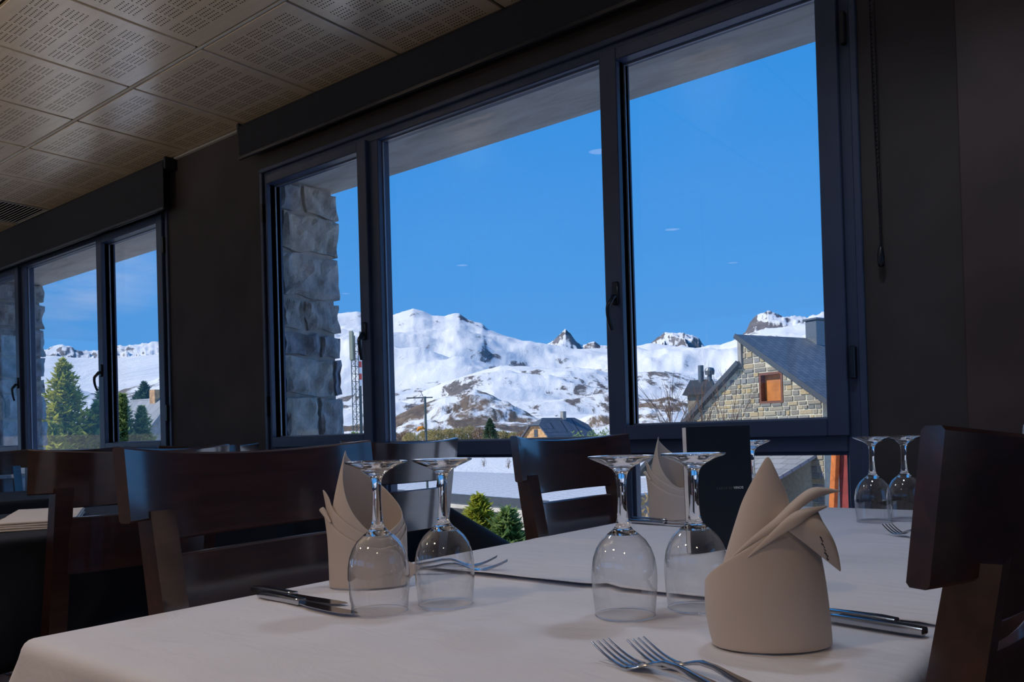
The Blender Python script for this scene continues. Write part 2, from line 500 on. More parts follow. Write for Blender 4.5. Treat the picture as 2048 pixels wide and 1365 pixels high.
def sinterp(tab, x):
    # smooth (Catmull-Rom) periodic in x over 360
    n = len(tab); x %= 360
    for i in range(n):
        a, p1 = tab[i]; b, p2 = tab[(i + 1) % n]
        if i == n - 1: b += 360
        xx = x if x >= tab[0][0] else x + 360
        if a <= xx <= b:
            p0 = tab[i - 1][1]; p3 = tab[(i + 2) % n][1]; t = (xx - a) / (b - a)
            return 0.5 * (2 * p1 + (p2 - p0) * t + (2 * p0 - 5 * p1 + 4 * p2 - p3) * t * t + (3 * p1 - p0 - 3 * p2 + p3) * t ** 3)
    return tab[0][1]

# ------------------------------------------------------------------ the room shell
YW = 2.63          # inner face of the window wall
YO = 3.14          # outer face of the stone wall
CEIL = 2.684
XL, XR, YB = -11.0, 2.6, -4.2
FZ = 0.0
floor = struct(MB().box(XL, XR, YB, YW, -0.15, 0).build('floor', 'floor_wood'), 'dark floor under the dining tables')
LWY = (-3.4, 2.0)  # opening added so daylight brightens the room from the left
struct(MB().box(XL - 0.1, XL, YB, LWY[0], -0.15, 2.95).box(XL - 0.1, XL, LWY[1], YO, -0.15, 2.95).box(XL - 0.1, XL, LWY[0], LWY[1], -0.15, 0.6).box(XL - 0.1, XL, LWY[0], LWY[1], 2.42, 2.95).build('wall_left', 'back_wall_paint'), 'pale end wall beyond the far tables')
BWX = [(-9.6, -6.2), (-5.2, -1.6), (-0.8, 2.2)]      # openings added in the wall behind the viewer for more daylight
bw = MB(); cuts = [XL] + [v for p in BWX for v in p] + [XR]
for a, b in zip(cuts[::2], cuts[1::2]): bw.box(a, b, YB - 0.1, YB, -0.15, 2.95)
for a, b in BWX: bw.box(a, b, YB - 0.1, YB, -0.15, 1.45); bw.box(a, b, YB - 0.1, YB, 2.42, 2.95)
struct(bw.build('wall_back', 'back_wall_paint'), 'pale wall opposite the big windows')
RWY = (0.75, 2.25)                                    # opening in the right-hand end wall
rw = MB().box(XR, XR + 0.1, YB, RWY[0], -0.15, 2.95).box(XR, XR + 0.1, RWY[1], YO, -0.15, 2.95).box(XR, XR + 0.1, RWY[0], RWY[1], -0.15, 0.6).box(XR, XR + 0.1, RWY[0], RWY[1], 2.42, 2.95)
struct(rw.build('wall_right', 'back_wall_paint'), 'pale end wall with a side window')
def plain_window(idx, width, loc, rz, label, z0=0.6):
    r = empty('window_%d' % idx, loc, rz); struct(r, label)
    h = width / 2
    MB().bbox(-h, h, -0.04, 0.03, z0, z0 + 0.06, 0.004).bbox(-h, h, -0.04, 0.03, 2.36, 2.42, 0.004).bbox(-h, -h + 0.06, -0.04, 0.03, z0 + 0.06, 2.36, 0.004).bbox(h - 0.06, h, -0.04, 0.03, z0 + 0.06, 2.36, 0.004).bbox(-0.04, 0.04, -0.04, 0.03, z0 + 0.06, 2.36, 0.004).build('window_frame', 'frame_metal', r)
    for a, b in ((-h + 0.055, -0.035), (0.035, h - 0.055)):
        MB().box(a, b, -0.008, -0.004, z0 + 0.055, 2.365).build('pane', 'window_glass', r)
for i, (a, b) in enumerate(BWX): plain_window(3 + i, b - a, ((a + b) / 2, YB - 0.03, 0), PI, 'dark-framed high window added behind the viewer for daylight', 1.45)
plain_window(6, RWY[1] - RWY[0], (XR + 0.03, sum(RWY) / 2, 0), -PI / 2, 'dark-framed window in the right-hand end wall')
plain_window(7, LWY[1] - LWY[0], (XL - 0.03, sum(LWY) / 2, 0), PI / 2, 'dark-framed window added for daylight in the end wall beyond the far tables')

WX = [(-3.75, -0.715), (-7.77, -4.735)]      # window openings
HEAD, SILL = 2.415, 0.22
# inner lining of the window wall
wl = MB()
xs = [XL, WX[1][0], WX[1][1], WX[0][0], WX[0][1], XR]
for a, b in ((xs[0], xs[1]), (xs[2], xs[3]), (xs[4], xs[5])):
    wl.box(a, b, YW, 2.73, -0.15, 2.95)
for a, b in WX:
    wl.box(a, b, YW, 2.73, -0.15, SILL); wl.box(a, b, YW, 2.73, HEAD, 2.95)
wall = struct(wl.build('wall_window', 'wall_paint'), 'dark brown painted wall around the two windows')
# proud panel to the right of the blind chain
pn = MB().bbox(-0.43, XR, YW - 0.03, YW, 0.0, CEIL, 0.003).build('wall_panel', 'wall_panel_paint', wall)
# outer stone leaf
sl = MB()
for a, b in ((xs[0], xs[1] - 0.0), (xs[2], xs[3]), (xs[4], xs[5])):
    sl.box(a + (0.022 if a != XL else 0), b - (0.022 if b != XR else 0), 2.73, YO - 0.03, -4.2, HEAD)
for a, b in WX:
    sl.box(a - 0.04, b + 0.04, 2.73, YO - 0.03, -4.2, SILL - 0.03)
outer = struct(sl.build('wall_outer', 'pier_mortar'), 'rough grey stone outer wall and window reveals')
struct(MB().box(XL, XR, 2.73, YO, HEAD, 3.2).build('trim_1', 'concrete'), 'concrete lintel over the windows')
struct(MB().box(XL - 1.7, XR + 0.1, YB - 1.8, YO, 2.95, 3.25).build('roof_slab', 'concrete'), 'flat roof slab over the dining room, eaves added to block the sun')  # overhang past the left and back walls added to keep sun out

# stones of the reveals (each one a part of the outer wall)
def stone_mesh(sx_, sy_, sz_, seed, amp=0.012, nx=6, nz=5):
    # block; the +X face is broken rock, other faces flat
    vs = []; fs = []
    grid = {}
    for i in range(nx + 1):
        for k in range(nz + 1):
            u = i / nx; w = k / nz
            y = (u - 0.5) * sy_; z = (w - 0.5) * sz_
            edge = min(u, 1 - u, w, 1 - w) * 2
            nrm = noise.fractal(Vector((y * 7 + seed * 3.1, z * 7, seed)), 1.0, 2.0, 4) * amp + noise.noise(Vector((y * 16 + seed, z * 10 + seed, 0))) * amp * 0.9
            x = sx_ / 2 + (nrm if edge > 0 else -0.010)
            jy = (noise.noise(Vector((seed, z * 14, 1))) * 0.024) if u in (0, 1) else 0
            jz = (noise.noise(Vector((seed + 5, y * 10, 2))) * 0.020) if w in (0, 1) else 0
            grid[i, k] = len(vs); vs.append((x, y + jy, z + jz))
    for i in range(nx):
        for k in range(nz):
            fs.append((grid[i, k], grid[i + 1, k], grid[i + 1, k + 1], grid[i, k + 1]))
    per = [(i, 0) for i in range(nx)] + [(nx, k) for k in range(nz)] + [(i, nz) for i in range(nx, 0, -1)] + [(0, k) for k in range(nz, 0, -1)]
    base = len(vs)
    for p in per:
        q = vs[grid[p]]; vs.append((-sx_ / 2, q[1], q[2]))
    n = len(per)
    for i in range(n):
        fs.append((grid[per[i]], base + i, base + (i + 1) % n, grid[per[(i + 1) % n]]))
    fs.append(tuple(base + i for i in range(n - 1, -1, -1)))
    return vs, fs
# courses from the top down: (height, [widths measured from the window out])
COURSES = [(0.165, [0.16, 0.25]), (0.225, [0.41]), (0.255, [0.41]), (0.185, [0.26, 0.15]), (0.14, [0.255, 0.155]), (0.225, [0.06, 0.35]), (0.235, [0.23, 0.18]), (0.24, [0.41]), (0.21, [0.17, 0.24]), (0.25, [0.41])]
sd = 0
for wi, (xa, xb) in enumerate(WX):
    for side, xr in ((1, xa), (-1, xb)):
        z = HEAD - 0.005
        for ci, (h, ws_) in enumerate(COURSES):
            y = 2.735
            ws2 = ws_ if (ci + wi) % 2 == 0 or len(ws_) == 1 else ws_[::-1]
            for w_ in ws2:
                sd += 1
                y1 = y + w_
                vs, fs = stone_mesh(0.07, w_ - 0.026, h - 0.024, sd + 0.37, 0.024 if side == 1 else 0.012, 12, 8)
                if side == -1: vs = [(-a, b, c) for a, b, c in vs]; fs = [f[::-1] for f in fs]
                so = mesh_from('stone', vs, fs, 'pier_stone', outer)
                so.location = (xr + (-0.026 if side == 1 else 0.030) + random.uniform(-0.006, 0.006), (y + y1) / 2 + random.uniform(0, 0.008), z - h / 2)
                y = y1
            z -= h
# outside sills
for i, (a, b) in enumerate(WX):
    struct(MB().bbox(a + 0.002, b - 0.002, 2.72, YO + 0.03, SILL - 0.035, SILL - 0.005, 0.005).build('trim_%d' % (2 + i), 'concrete'), 'stone sill outside the %s window' % ('near', 'far')[i])

# ceiling: backing slab, tiles, T-bars, each tile its own part
ceil_o = struct(MB().box(XL, XR, YB, YW, CEIL + 0.014, 2.95).build('ceiling', 'groove'), 'suspended ceiling of perforated wooden tiles')
gap = 0.0085
tile_me = None
X0 = -2.633
YL = 1.96
rows = [(YL, 0.645)] + [(YL - TY * (k + 1), TY) for k in range(3)]
for ri, (y0, d) in enumerate(rows):
    me_r = None
    for k in range(-12, 7):
        xa = X0 + TX * k
        if ri == 0 and k == -7: continue      # the air vent sits here
        if me_r is None:
            # tile keeps the full-size hole layout, cut where it meets the wall
            ya = -TY / 2; yb = ya + d
            tm = MB().bbox(-TX / 2 + gap, TX / 2 - gap, ya + (0.018 if ri == 0 else gap), yb - gap, 0, 0.014, 0.0015)
            o = tm.build('ceiling_tile', 'ceiling_tile', ceil_o); me_r = o.data
        else:
            o = bpy.data.objects.new('ceiling_tile', me_r); link(o, ceil_o)
        o.location = (xa + TX / 2, y0 + TY / 2, CEIL)
MB().box(XL, XR, YB, YL - TY * 3, CEIL, CEIL + 0.014).build('ceiling_field', 'tbar', ceil_o)
MB().bbox(XL, XR, YL + 0.001, YL + 0.011, CEIL - 0.001, CEIL + 0.012, 0.001).build('ceiling_runner', 'tbar', ceil_o)
MB().bbox(XL, XR, 2.608, YW, CEIL - 0.004, CEIL + 0.012, 0.002).build('ceiling_edge_trim', 'tbar', ceil_o)
# air vent
vr = empty('ceiling_vent', (X0 - TX * 7 + TX / 2, 2.295, CEIL))
tag(vr, 'slatted air vent set among the ceiling tiles above the far window', 'vent')
MB().bbox(-0.29, 0.29, -0.305, -0.275, 0, 0.012, 0.002).bbox(-0.29, 0.29, 0.275, 0.305, 0, 0.012, 0.002).bbox(-0.29, -0.262, -0.275, 0.275, 0, 0.012, 0.002).bbox(0.262, 0.29, -0.275, 0.275, 0, 0.012, 0.002).build('frame', 'vent_metal', vr)
MB().box(-0.29, 0.29, -0.3, 0.3, 0.011, 0.0135).build('backing', 'groove', vr)
sm_ = None
for k in range(22):
    if sm_ is None:
        so = MB().box(-0.262, 0.262, -0.009, 0.006, 0.001, 0.004, Matrix.Rotation(0.5, 4, 'X')).build('slat', 'vent_metal', vr); sm_ = so.data
    else:
        so = bpy.data.objects.new('slat', sm_); link(so, vr)
    so.location = (0, -0.263 + k * 0.025, 0.003)

# ------------------------------------------------------------------ windows
def frame_rect(x0, x1, z0, z1, w, y0, y1, mb, wz=None, b=0.003):
    wz = wz or w
    mb.bbox(x0, x1, y0, y1, z0, z0 + wz, b); mb.bbox(x0, x1, y0, y1, z1 - wz, z1, b)
    mb.bbox(x0, x0 + w, y0, y1, z0 + wz, z1 - wz, b); mb.bbox(x1 - w, x1, y0, y1, z0 + wz, z1 - wz, b)
    return mb
def handle(parent, x, z, side):
    h = MB()
    y = 2.612
    h.bbox(x - 0.014, x + 0.014, y - 0.011, y, z - 0.035, z + 0.05, 0.004)
    g = h
    pts = []
    for t in [i / 14 for i in range(15)]:
        zz = z - 0.005 - 0.125 * t
        out = 0.036 * math.sin(min(1, t * 3.2) * PI / 2) + 0.006 * math.sin(t * PI)
        pts.append((x + side * 0.010 * math.sin(t * PI * 0.9), y - 0.006 - out + (0.012 * t * t), zz if t > 0.1 else z - 0.005 - 0.02 * t))
    g.tube(pts, [0.010 - 0.0035 * i / 14 for i in range(15)], 10)
    return smooth_by_angle(g.build('handle', 'handle_black', parent), 0.7)
def window(idx, dx, label):
    root = empty('window_%d' % idx, (dx, 0, 0)); struct(root, label)
    f = MB()
    # outer frame, mullions, transom
    f.bbox(-3.75, -3.695, 2.635, 2.71, SILL, HEAD, 0.003); f.bbox(-0.765, -0.715, 2.635, 2.71, SILL, HEAD, 0.003)
    f.bbox(-3.695, -0.765, 2.635, 2.71, 2.372, HEAD, 0.003); f.bbox(-3.695, -0.765, 2.635, 2.71, SILL, SILL + 0.05, 0.003)
    f.bbox(-3.695, -0.765, 2.635, 2.71, 0.885, 0.947, 0.003)
    f.bbox(-2.915, -2.852, 2.635, 2.71, SILL + 0.05, 2.372, 0.003); f.bbox(-1.600, -1.540, 2.635, 2.71, SILL + 0.05, 2.372, 0.003)
    f.build('window_frame', 'frame_metal', root)
    # inner cover strips of the outer frame against the wall
    c = MB(); frame_rect(-3.765, -0.70, SILL - 0.02, HEAD + 0.015, 0.022, 2.618, 2.634, c)
    c.build('frame_cover', 'frame_metal', root)
    for nm, x0, x1, hx, hs in (('l', -3.705, -2.912, -2.944, 1), ('r', -1.613, -0.755, -1.566, -1)):
        s = MB()
        x0g, x1g = (x0 + 0.010, x1 - 0.063) if nm == 'l' else (x0 + 0.073, x1 - 0.065)
        z0, z1 = 0.935, 2.382
        zg0, zg1 = 0.99, 2.336
        s.bbox(x0, x0g, 2.612, 2.70, z0, z1, 0.003); s.bbox(x1g, x1, 2.612, 2.70, z0, z1, 0.003)
        s.bbox(x0g, x1g, 2.612, 2.70, z0, zg0, 0.003); s.bbox(x0g, x1g, 2.612, 2.70, zg1, z1, 0.003)
        so = s.build('sash', 'frame_metal', root)
        g = MB(); frame_rect(x0g - 0.001, x1g + 0.001, zg0 - 0.001, zg1 + 0.001, 0.007, 2.664, 2.672, g, b=0.001)
        g.build('glazing_bead', 'bead_metal', so)
        MB().box(x0g - 0.004, x1g + 0.004, 2.690, 2.694, zg0 - 0.004, zg1 + 0.004).build('pane', 'window_glass', so)
        handle(so, hx, 1.47, hs)
        hxx = -3.735 if nm == 'l' else -0.738
        for hz in (2.19, 1.16):
            MB().bbox(hxx - 0.008, hxx + 0.008, 2.606, 2.634, hz - 0.05, hz + 0.05, 0.003).build('hinge', 'handle_black', so)
    # middle fixed light
    g = MB(); frame_rect(-2.853, -1.599, 0.946, 2.373, 0.007, 2.664, 2.672, g, b=0.001); g.build('glazing_bead', 'bead_metal', root)
    MB().box(-2.856, -1.596, 2.690, 2.694, 0.942, 2.376).build('pane', 'window_glass', root)
    for a, b in ((-3.697, -2.914), (-2.853, -1.599), (-1.541, -0.764)):
        g = MB(); frame_rect(a, b, SILL + 0.049, 0.886, 0.012, 2.655, 2.672, g, b=0.001); g.build('glazing_bead', 'frame_metal', root)
        MB().box(a - 0.003, b + 0.003, 2.690, 2.694, SILL + 0.045, 0.89).build('pane', 'window_glass', root)
    return root
window(1, 0.0, 'large near window with dark blue metal frame')
window(2, -4.02, 'far window at the left with dark blue metal frame')

# roller blinds
def blind(x0, x1, zb, label, chain_x=None):
    r = empty('roller_blind', ((x0 + x1) / 2, 2.585, zb)); tag(r, label, 'blind')
    hw = (x1 - x0) / 2; zt = CEIL - zb
    t = MB(); n = 20
    ring = lambda x: [(x, 0.036 * math.cos(2 * PI * j / n), zt - 0.038 + 0.036 * math.sin(2 * PI * j / n)) for j in range(n)]
    t.loft([ring(-hw + 0.02), ring(hw - 0.02)]); smooth_by_angle(t.build('roller_tube', 'blind_fabric', r))
    for sg in (-1, 1):
        e = MB(); e.bbox(min(sg * hw, sg * (hw - 0.018)), max(sg * hw, sg * (hw - 0.018)), -0.036, 0.036, zt - 0.076, zt, 0.004); e.build('end_bracket', 'handle_black', r)
    MB().box(-hw + 0.022, hw - 0.022, -0.037, -0.0345, 0.012, zt - 0.03).build('fabric', 'blind_fabric', r)
    MB().bbox(-hw + 0.02, hw - 0.02, -0.042, -0.030, 0.0, 0.022, 0.004).build('bottom_bar', 'handle_black', r)
    return r
blind(-3.86, -0.58, 2.478, 'dark rolled-up blind above the near window')
blind(-7.90, -4.60, 2.365, 'dark blind lowered slightly over the far window')
# blind chain with its weight
ch = empty('blind_chain', (-0.644, 2.60, 1.435)); tag(ch, 'thin black bead chain with a weight hanging beside the near window', 'chain')
c = MB(); c.tube([(0.0, 0, 0.06), (-0.008, -0.002, 0.5), (-0.012, -0.004, 1.22)], 0.0022, 6).tube([(0.002, 0, 0.06), (0.004, -0.002, 0.5), (0.004, -0.004, 1.22)], 0.0022, 6)
for k in range(90):
    z = 0.07 + k * 0.0128
    t = (z - 0.06) / 1.16
    c.lathe([(0.0, -0.003), (0.0034, 0), (0.0, 0.003)], 5, (-0.012 * t, -0.004 * t, z)); c.lathe([(0.0, -0.003), (0.0034, 0), (0.0, 0.003)], 5, (0.002 + 0.002 * t, -0.004 * t, z))
c.build('bead_chain', 'handle_black', ch)
w = MB(); w.lathe([(0.0, 0), (0.007, 0.002), (0.010, 0.012), (0.010, 0.04), (0.007, 0.056), (0.004, 0.064), (0.0, 0.066)], 14); w.build('weight', 'handle_black', ch, True)

# warm ceiling spots behind and beside the viewer; cool ones added as window fill
WARM, COOL_FILL = (1.0, 0.72, 0.46), (0.70, 0.82, 1.0)
LAMPS = [(-1.2, -0.9, WARM, 3.8, 'just behind the viewer'), (0.7, -0.9, WARM, 1.6, 'behind the viewer on the right'), (-3.2, -0.9, WARM, 3.2, 'over the aisle'),
         (-5.4, -0.7, WARM, 3.2, 'over the far aisle'), (-1.2, -2.6, WARM, 2.0, 'deep behind the viewer'), (0.9, -2.6, WARM, 1.6, 'deep behind on the right'),
         (-3.4, -2.6, WARM, 2.0, 'deep behind on the left'), (-7.4, -0.9, WARM, 3.0, 'at the far end of the aisle'),
         (-0.50, 1.62, COOL_FILL, 1.55, 'added above the white table, nearer the window, for blue fill'), (-0.62, 0.72, COOL_FILL, 0.85, 'added above the near white table for blue fill'), (-2.62, 1.15, COOL_FILL, 1.6, 'added above the middle black table for blue fill')]
for i, (x, y, lcol, lpow, where) in enumerate(LAMPS):
    r = empty('ceiling_lamp', (x, y, CEIL - 0.02)); tag(r, 'round ceiling lamp ' + where, 'lamp', 'ceiling lamps')
    MB().lathe([(0.075, 0.02), (0.085, 0.02), (0.085, -0.004), (0.078, -0.006), (0.072, 0.0), (0.072, 0.02)], 24).build('ring', 'lamp_ring', r, True)
    MB().lathe([(0.0, 0.012), (0.072, 0.012)], 24).build('diffuser', 'lamp_glow', r)
    ld = bpy.data.lights.new('lamp', 'SPOT'); ld.spot_size = math.radians(135); ld.spot_blend = 0.6; ld.shadow_soft_size = 0.10; ld.energy = LAMP_POWER * lpow; ld.color = lcol
    lo = bpy.data.objects.new('lamp_light', ld); link(lo, r); lo.location = (0, 0, -0.008)

# unseen bowl uplights added over the aisle to brighten the ceiling
for x, y, where in ((-2.6, -0.2, 'nearest the viewer'), (-4.6, 0.1, 'in the middle of the aisle'), (-6.6, 0.3, 'farthest along the aisle')):
    r = empty('added_uplight', (x, y, 1.50)); tag(r, 'added bowl uplight brightening the ceiling, ' + where, 'lamp', 'added ceiling uplights')
    MB().tube([(0, 0, 0.0), (0, 0, CEIL - 1.50)], 0.008, 8).build('rod', 'lamp_ring', r)
    MB().lathe([(0.0, -0.05), (0.10, -0.04), (0.17, 0.0), (0.20, 0.05), (0.195, 0.05), (0.165, 0.005), (0.10, -0.032), (0.0, -0.042)], 28).build('bowl', 'lamp_ring', r, True)
    ld = bpy.data.lights.new('uplight', 'SPOT'); ld.spot_size = math.radians(158); ld.spot_blend = 0.4; ld.shadow_soft_size = 0.05; ld.energy = 27.0; ld.color = (1.0, 0.84, 0.64)
    lo = bpy.data.objects.new('lamp_light', ld); link(lo, r); lo.location = (0.06, 0, 0.06); lo.rotation_euler = (PI, 0, 0)

# ------------------------------------------------------------------ tables and cloths
ZT = 0.7465
def table(x0, x1, y0, y1, label, group):
    r = empty('dining_table', ((x0 + x1) / 2, (y0 + y1) / 2, 0)); tag(r, label, 'table', group)
    hx, hy = (x1 - x0) / 2, (y1 - y0) / 2
    MB().bbox(-hx, hx, -hy, hy, 0.705, 0.740, 0.006).build('table_top', 'wood', r)
    for sx_ in (-1, 1):
        for sy_ in (-1, 1):
            MB().bbox(sx_ * (hx - 0.06) - 0.028, sx_ * (hx - 0.06) + 0.028, sy_ * (hy - 0.06) - 0.028, sy_ * (hy - 0.06) + 0.028, 0, 0.705, 0.004).build('leg', 'wood', r)
    return r
def cloth(name, x0, x1, y0, y1, z, drop, mat, label, sides='NSEW', flare=0.10, corner=None, res=0.022, lift=None, crease=True, seed=0.0, group=None, east=None):
    cx, cy = (x0 + x1) / 2, (y0 + y1) / 2
    rr = 0.016
    def axis(a0, a1, lo, hi, dh):
        n = int((a1 - a0) / res) ; core = [a0 + (a1 - a0) * i / n for i in range(n + 1)]
        def ext(dr): return [0.006, 0.012, 0.019, 0.027, 0.04, 0.06] + [0.06 + (dr - 0.06) * i / 9 for i in range(1, 10)]
        return ([a0 - e for e in ext(drop)[::-1]] if lo else []) + core + ([a1 + e for e in ext(dh)] if hi else [])
    ax = axis(x0, x1, 'W' in sides, 'E' in sides, east or drop); ay = axis(y0, y1, 'S' in sides, 'N' in sides, drop)
    vs = []
    for b in ay:
        for a in ax:
            da = max(x0 - a, 0, a - x1); db = max(y0 - b, 0, b - y1)
            px = min(max(a, x0), x1); py = min(max(b, y0), y1)
            d = math.hypot(da, db)
            zz = 0
            if d > 0:
                ux = (da / d) * (1 if a > cx else -1); uy = (db / d) * (1 if b > cy else -1)
                q = rr * PI / 2
                if d < q: out = rr * math.sin(d / rr); dz = rr * (1 - math.cos(d / rr))
                else:
                    fl = flare
                    cn = 2 * da * db / (da * da + db * db)
                    key = ('E' if a > cx else 'W') + ('N' if b > cy else 'S')
                    if corner and key == corner[0]: fl = flare + corner[1] * cn ** 1.5
                    else: fl = flare + 0.35 * cn ** 2
                    fl += 0.06 * math.sin((a + b) * 19 + seed) * (1 - cn)
                    if east and a > x1: fl *= min(1, db / 0.1)     # pressed flat by the chair back
                    fl = max(0.0, fl); s_ = d - q
                    k = 1 / math.sqrt(1 + fl * fl)
                    out = rr + s_ * fl * k; dz = rr + s_ * k
                px += ux * out; py += uy * out; zz = -dz
            else:
                # pressed fold lines and slack of the cloth
                e = min(a - x0, x1 - a, b - y0 if 'S' in sides else 9, y1 - b)
                w = min(1, max(0, e / 0.05))
                zz = (noise.fractal(Vector((a * 3 + seed, b * 6, seed)), 1.0, 2.0, 3)) * 0.0022 * w
                if crease:
                    for (ca, cb, ang) in crease_lines:
                        dd = abs((a - ca) * math.sin(ang) - (b - cb) * math.cos(ang))
                        zz += 0.0028 * math.exp(-(dd / 0.011) ** 2) * w
                if lift: zz += lift(a, b)
            vs.append((px - cx, py - cy, zz))
    nx, ny = len(ax), len(ay)
    fs = [(j * nx + i, j * nx + i + 1, (j + 1) * nx + i + 1, (j + 1) * nx + i) for j in range(ny - 1) for i in range(nx - 1)]
    o = mesh_from(name, vs, fs, mat, None, True)
    o.location = (cx, cy, z)
    solid(o, 0.0012, -1)
    tag(o, label, 'tablecloth', group)
    return o
crease_lines = [(-0.62, 0.7, 0.0), (-0.62, 0.7, PI / 2), (-0.6, 0.56, 0.42), (-0.45, 1.6, 0.0), (-0.62, 1.5, PI / 2), (-0.8, 0.62, -0.3)]
WT0, WT1 = -1.045, -0.18
table(-1.035, -0.19, 0.395, 1.322, 'dining table under the near white cloth', 'white-clothed tables')
table(-1.035, -0.19, 1.332, 2.265, 'dining table under the white cloth beside the near window', 'white-clothed tables')
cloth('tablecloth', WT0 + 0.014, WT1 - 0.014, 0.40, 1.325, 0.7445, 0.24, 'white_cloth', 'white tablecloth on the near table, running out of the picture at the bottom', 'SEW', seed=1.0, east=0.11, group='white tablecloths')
def lift2(a, b):
    t = max(0, 1 - (b - 0.975) / 0.03)
    return t * (0.0022 + 0.0022 * noise.noise(Vector((a * 7, 2.2, 0))) + 0.003 * max(0, math.sin((a + 0.9) * 9)))  \
        + 0.006 * math.exp(-(((a + 0.90) / 0.10) ** 2 + ((b - 1.38) / 0.02) ** 2))
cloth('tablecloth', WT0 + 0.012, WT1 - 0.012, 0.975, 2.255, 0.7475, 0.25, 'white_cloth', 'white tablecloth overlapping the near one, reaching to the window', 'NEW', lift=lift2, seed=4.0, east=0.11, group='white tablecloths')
for (y0, y1, w_) in ((0.40, 1.345), (1.355, 2.30)) and ((0.40, 1.345, 'nearer the aisle'), (1.355, 2.30, 'beside the window')):
    table(-3.10, -2.22, y0, y1, 'dining table under black cloth ' + w_, 'black-clothed tables')
cloth('tablecloth', -3.09, -2.23, 0.41, 2.295, 0.744, 0.33, 'black_cloth', 'black tablecloth of the middle tables, corner flaring out by the window', 'NSEW', flare=0.06, corner=('EN', 1.5), crease=False, res=0.04, group='black tablecloths')
table(-4.72, -3.84, 0.5, 1.35, 'far dining table under black cloth nearer the aisle', 'black-clothed tables')
table(-4.72, -3.84, 1.36, 2.25, 'far dining table under black cloth by the stone pier', 'black-clothed tables')
cloth('tablecloth', -4.71, -3.85, 0.51, 2.24, 0.744, 0.30, 'black_cloth', 'black tablecloth of the farthest tables at the left', 'NSEW', flare=0.06, crease=False, res=0.05, group='black tablecloths')

# ------------------------------------------------------------------ chairs
HW = 0.257
def chair(label, loc, rz, group='wooden dining chairs'):
    r = empty('dining_chair', loc, rz); tag(r, label, 'chair', group)
    tilt = math.tan(math.radians(6.8))
    XB = -0.235                       # back plane of the posts at seat height
    def bx(z): return XB - (z - 0.46) * tilt
    def curved(y): return -0.048 * (1 - abs(y / HW) ** 2.6)
    # top rail
    def rail(y0, y1, z_top, z_bot, th, n, dip=0.0):
        rings = []
        for i in range(n + 1):
            y = y0 + (y1 - y0) * i / n
            zt = z_top - dip * (1 - (y / HW) ** 2)
            zb = z_bot(y) if callable(z_bot) else z_bot
            c = curved(y) - curved(HW)
            sl = 2.6 * 0.048 / HW * math.copysign(abs(y / HW) ** 1.6, y)
            nx_, ny_ = 1 / math.hypot(1, sl), -sl / math.hypot(1, sl)
            q = []
            b = 0.003
            for (o, z) in ((0, zb + b), (0, zt - b), (-b, zt), (-th + b, zt), (-th, zt - b), (-th, zb + b), (-th + b, zb), (-b, zb)):
                q.append((bx(z) + c + o * nx_, y + o * ny_, z))
            rings.append(q)
        return rings
    notch = lambda y: 0.854 if abs(y) > 0.194 else 0.818     # step hidden inside the post
    ys = []
    mb = MB()
    R1 = rail(-HW, HW, 0.963, notch, 0.018, 48, 0.013)
    mb.loft(R1); o = mb.build('top_rail', 'wood', r); smooth_by_angle(o, 0.5)
    mb = MB(); mb.loft(rail(-0.175, 0.175, 0.797, 0.655, 0.016, 24, 0.003)); o = mb.build('lower_rail', 'wood', r); smooth_by_angle(o, 0.5)
    for s in (-1, 1):
        mb = MB(); rings = []
        for (z, xx) in ((0.0, -0.275), (0.2, -0.245), (0.42, XB), (0.60, None), (0.75, None), (0.867, None)):
            x = xx if xx is not None else bx(z) + (curved(0.195) - curved(HW)) * (z - 0.42) / 0.45
            wdt = 0.021; dep = 0.017 + 0.007 * max(0, 1 - abs(z - 0.45) / 0.4)
            y = s * 0.194
            rings.append([(x - dep - 0.003, y - wdt, z), (x + dep - 0.003, y - wdt, z), (x + dep - 0.003, y + wdt, z), (x - dep - 0.003, y + wdt, z)])
        # the post rises behind the rail face
        for q in rings[3:]:
            for i, p in enumerate(q): q[i] = (p[0] - 0.006, p[1], p[2])
        mb.loft(rings); o = mb.build('rear_leg', 'wood', r); 
        mb = MB(); rings = []
        for z, w_ in ((0.0, 0.015), (0.43, 0.021)):
            y = s * 0.185; x = 0.195
            rings.append([(x - w_, y - w_, z), (x + w_, y - w_, z), (x + w_, y + w_, z), (x - w_, y + w_, z)])
        mb.loft(rings); mb.build('front_leg', 'wood', r)
        MB().bbox(-0.215, 0.178, s * 0.185 - 0.011, s * 0.185 + 0.011, 0.37, 0.43, 0.002).build('side_apron', 'wood', r)
    MB().bbox(0.184, 0.206, -0.165, 0.165, 0.37, 0.43, 0.002).build('front_apron', 'wood', r)
    MB().bbox(-0.246, -0.224, -0.173, 0.173, 0.37, 0.43, 0.002).build('rear_apron', 'wood', r)
    st = MB(); st.bbox(-0.212, 0.225, -0.215, 0.215, 0.431, 0.462, 0.008); st.build('seat', 'wood', r)
    return r
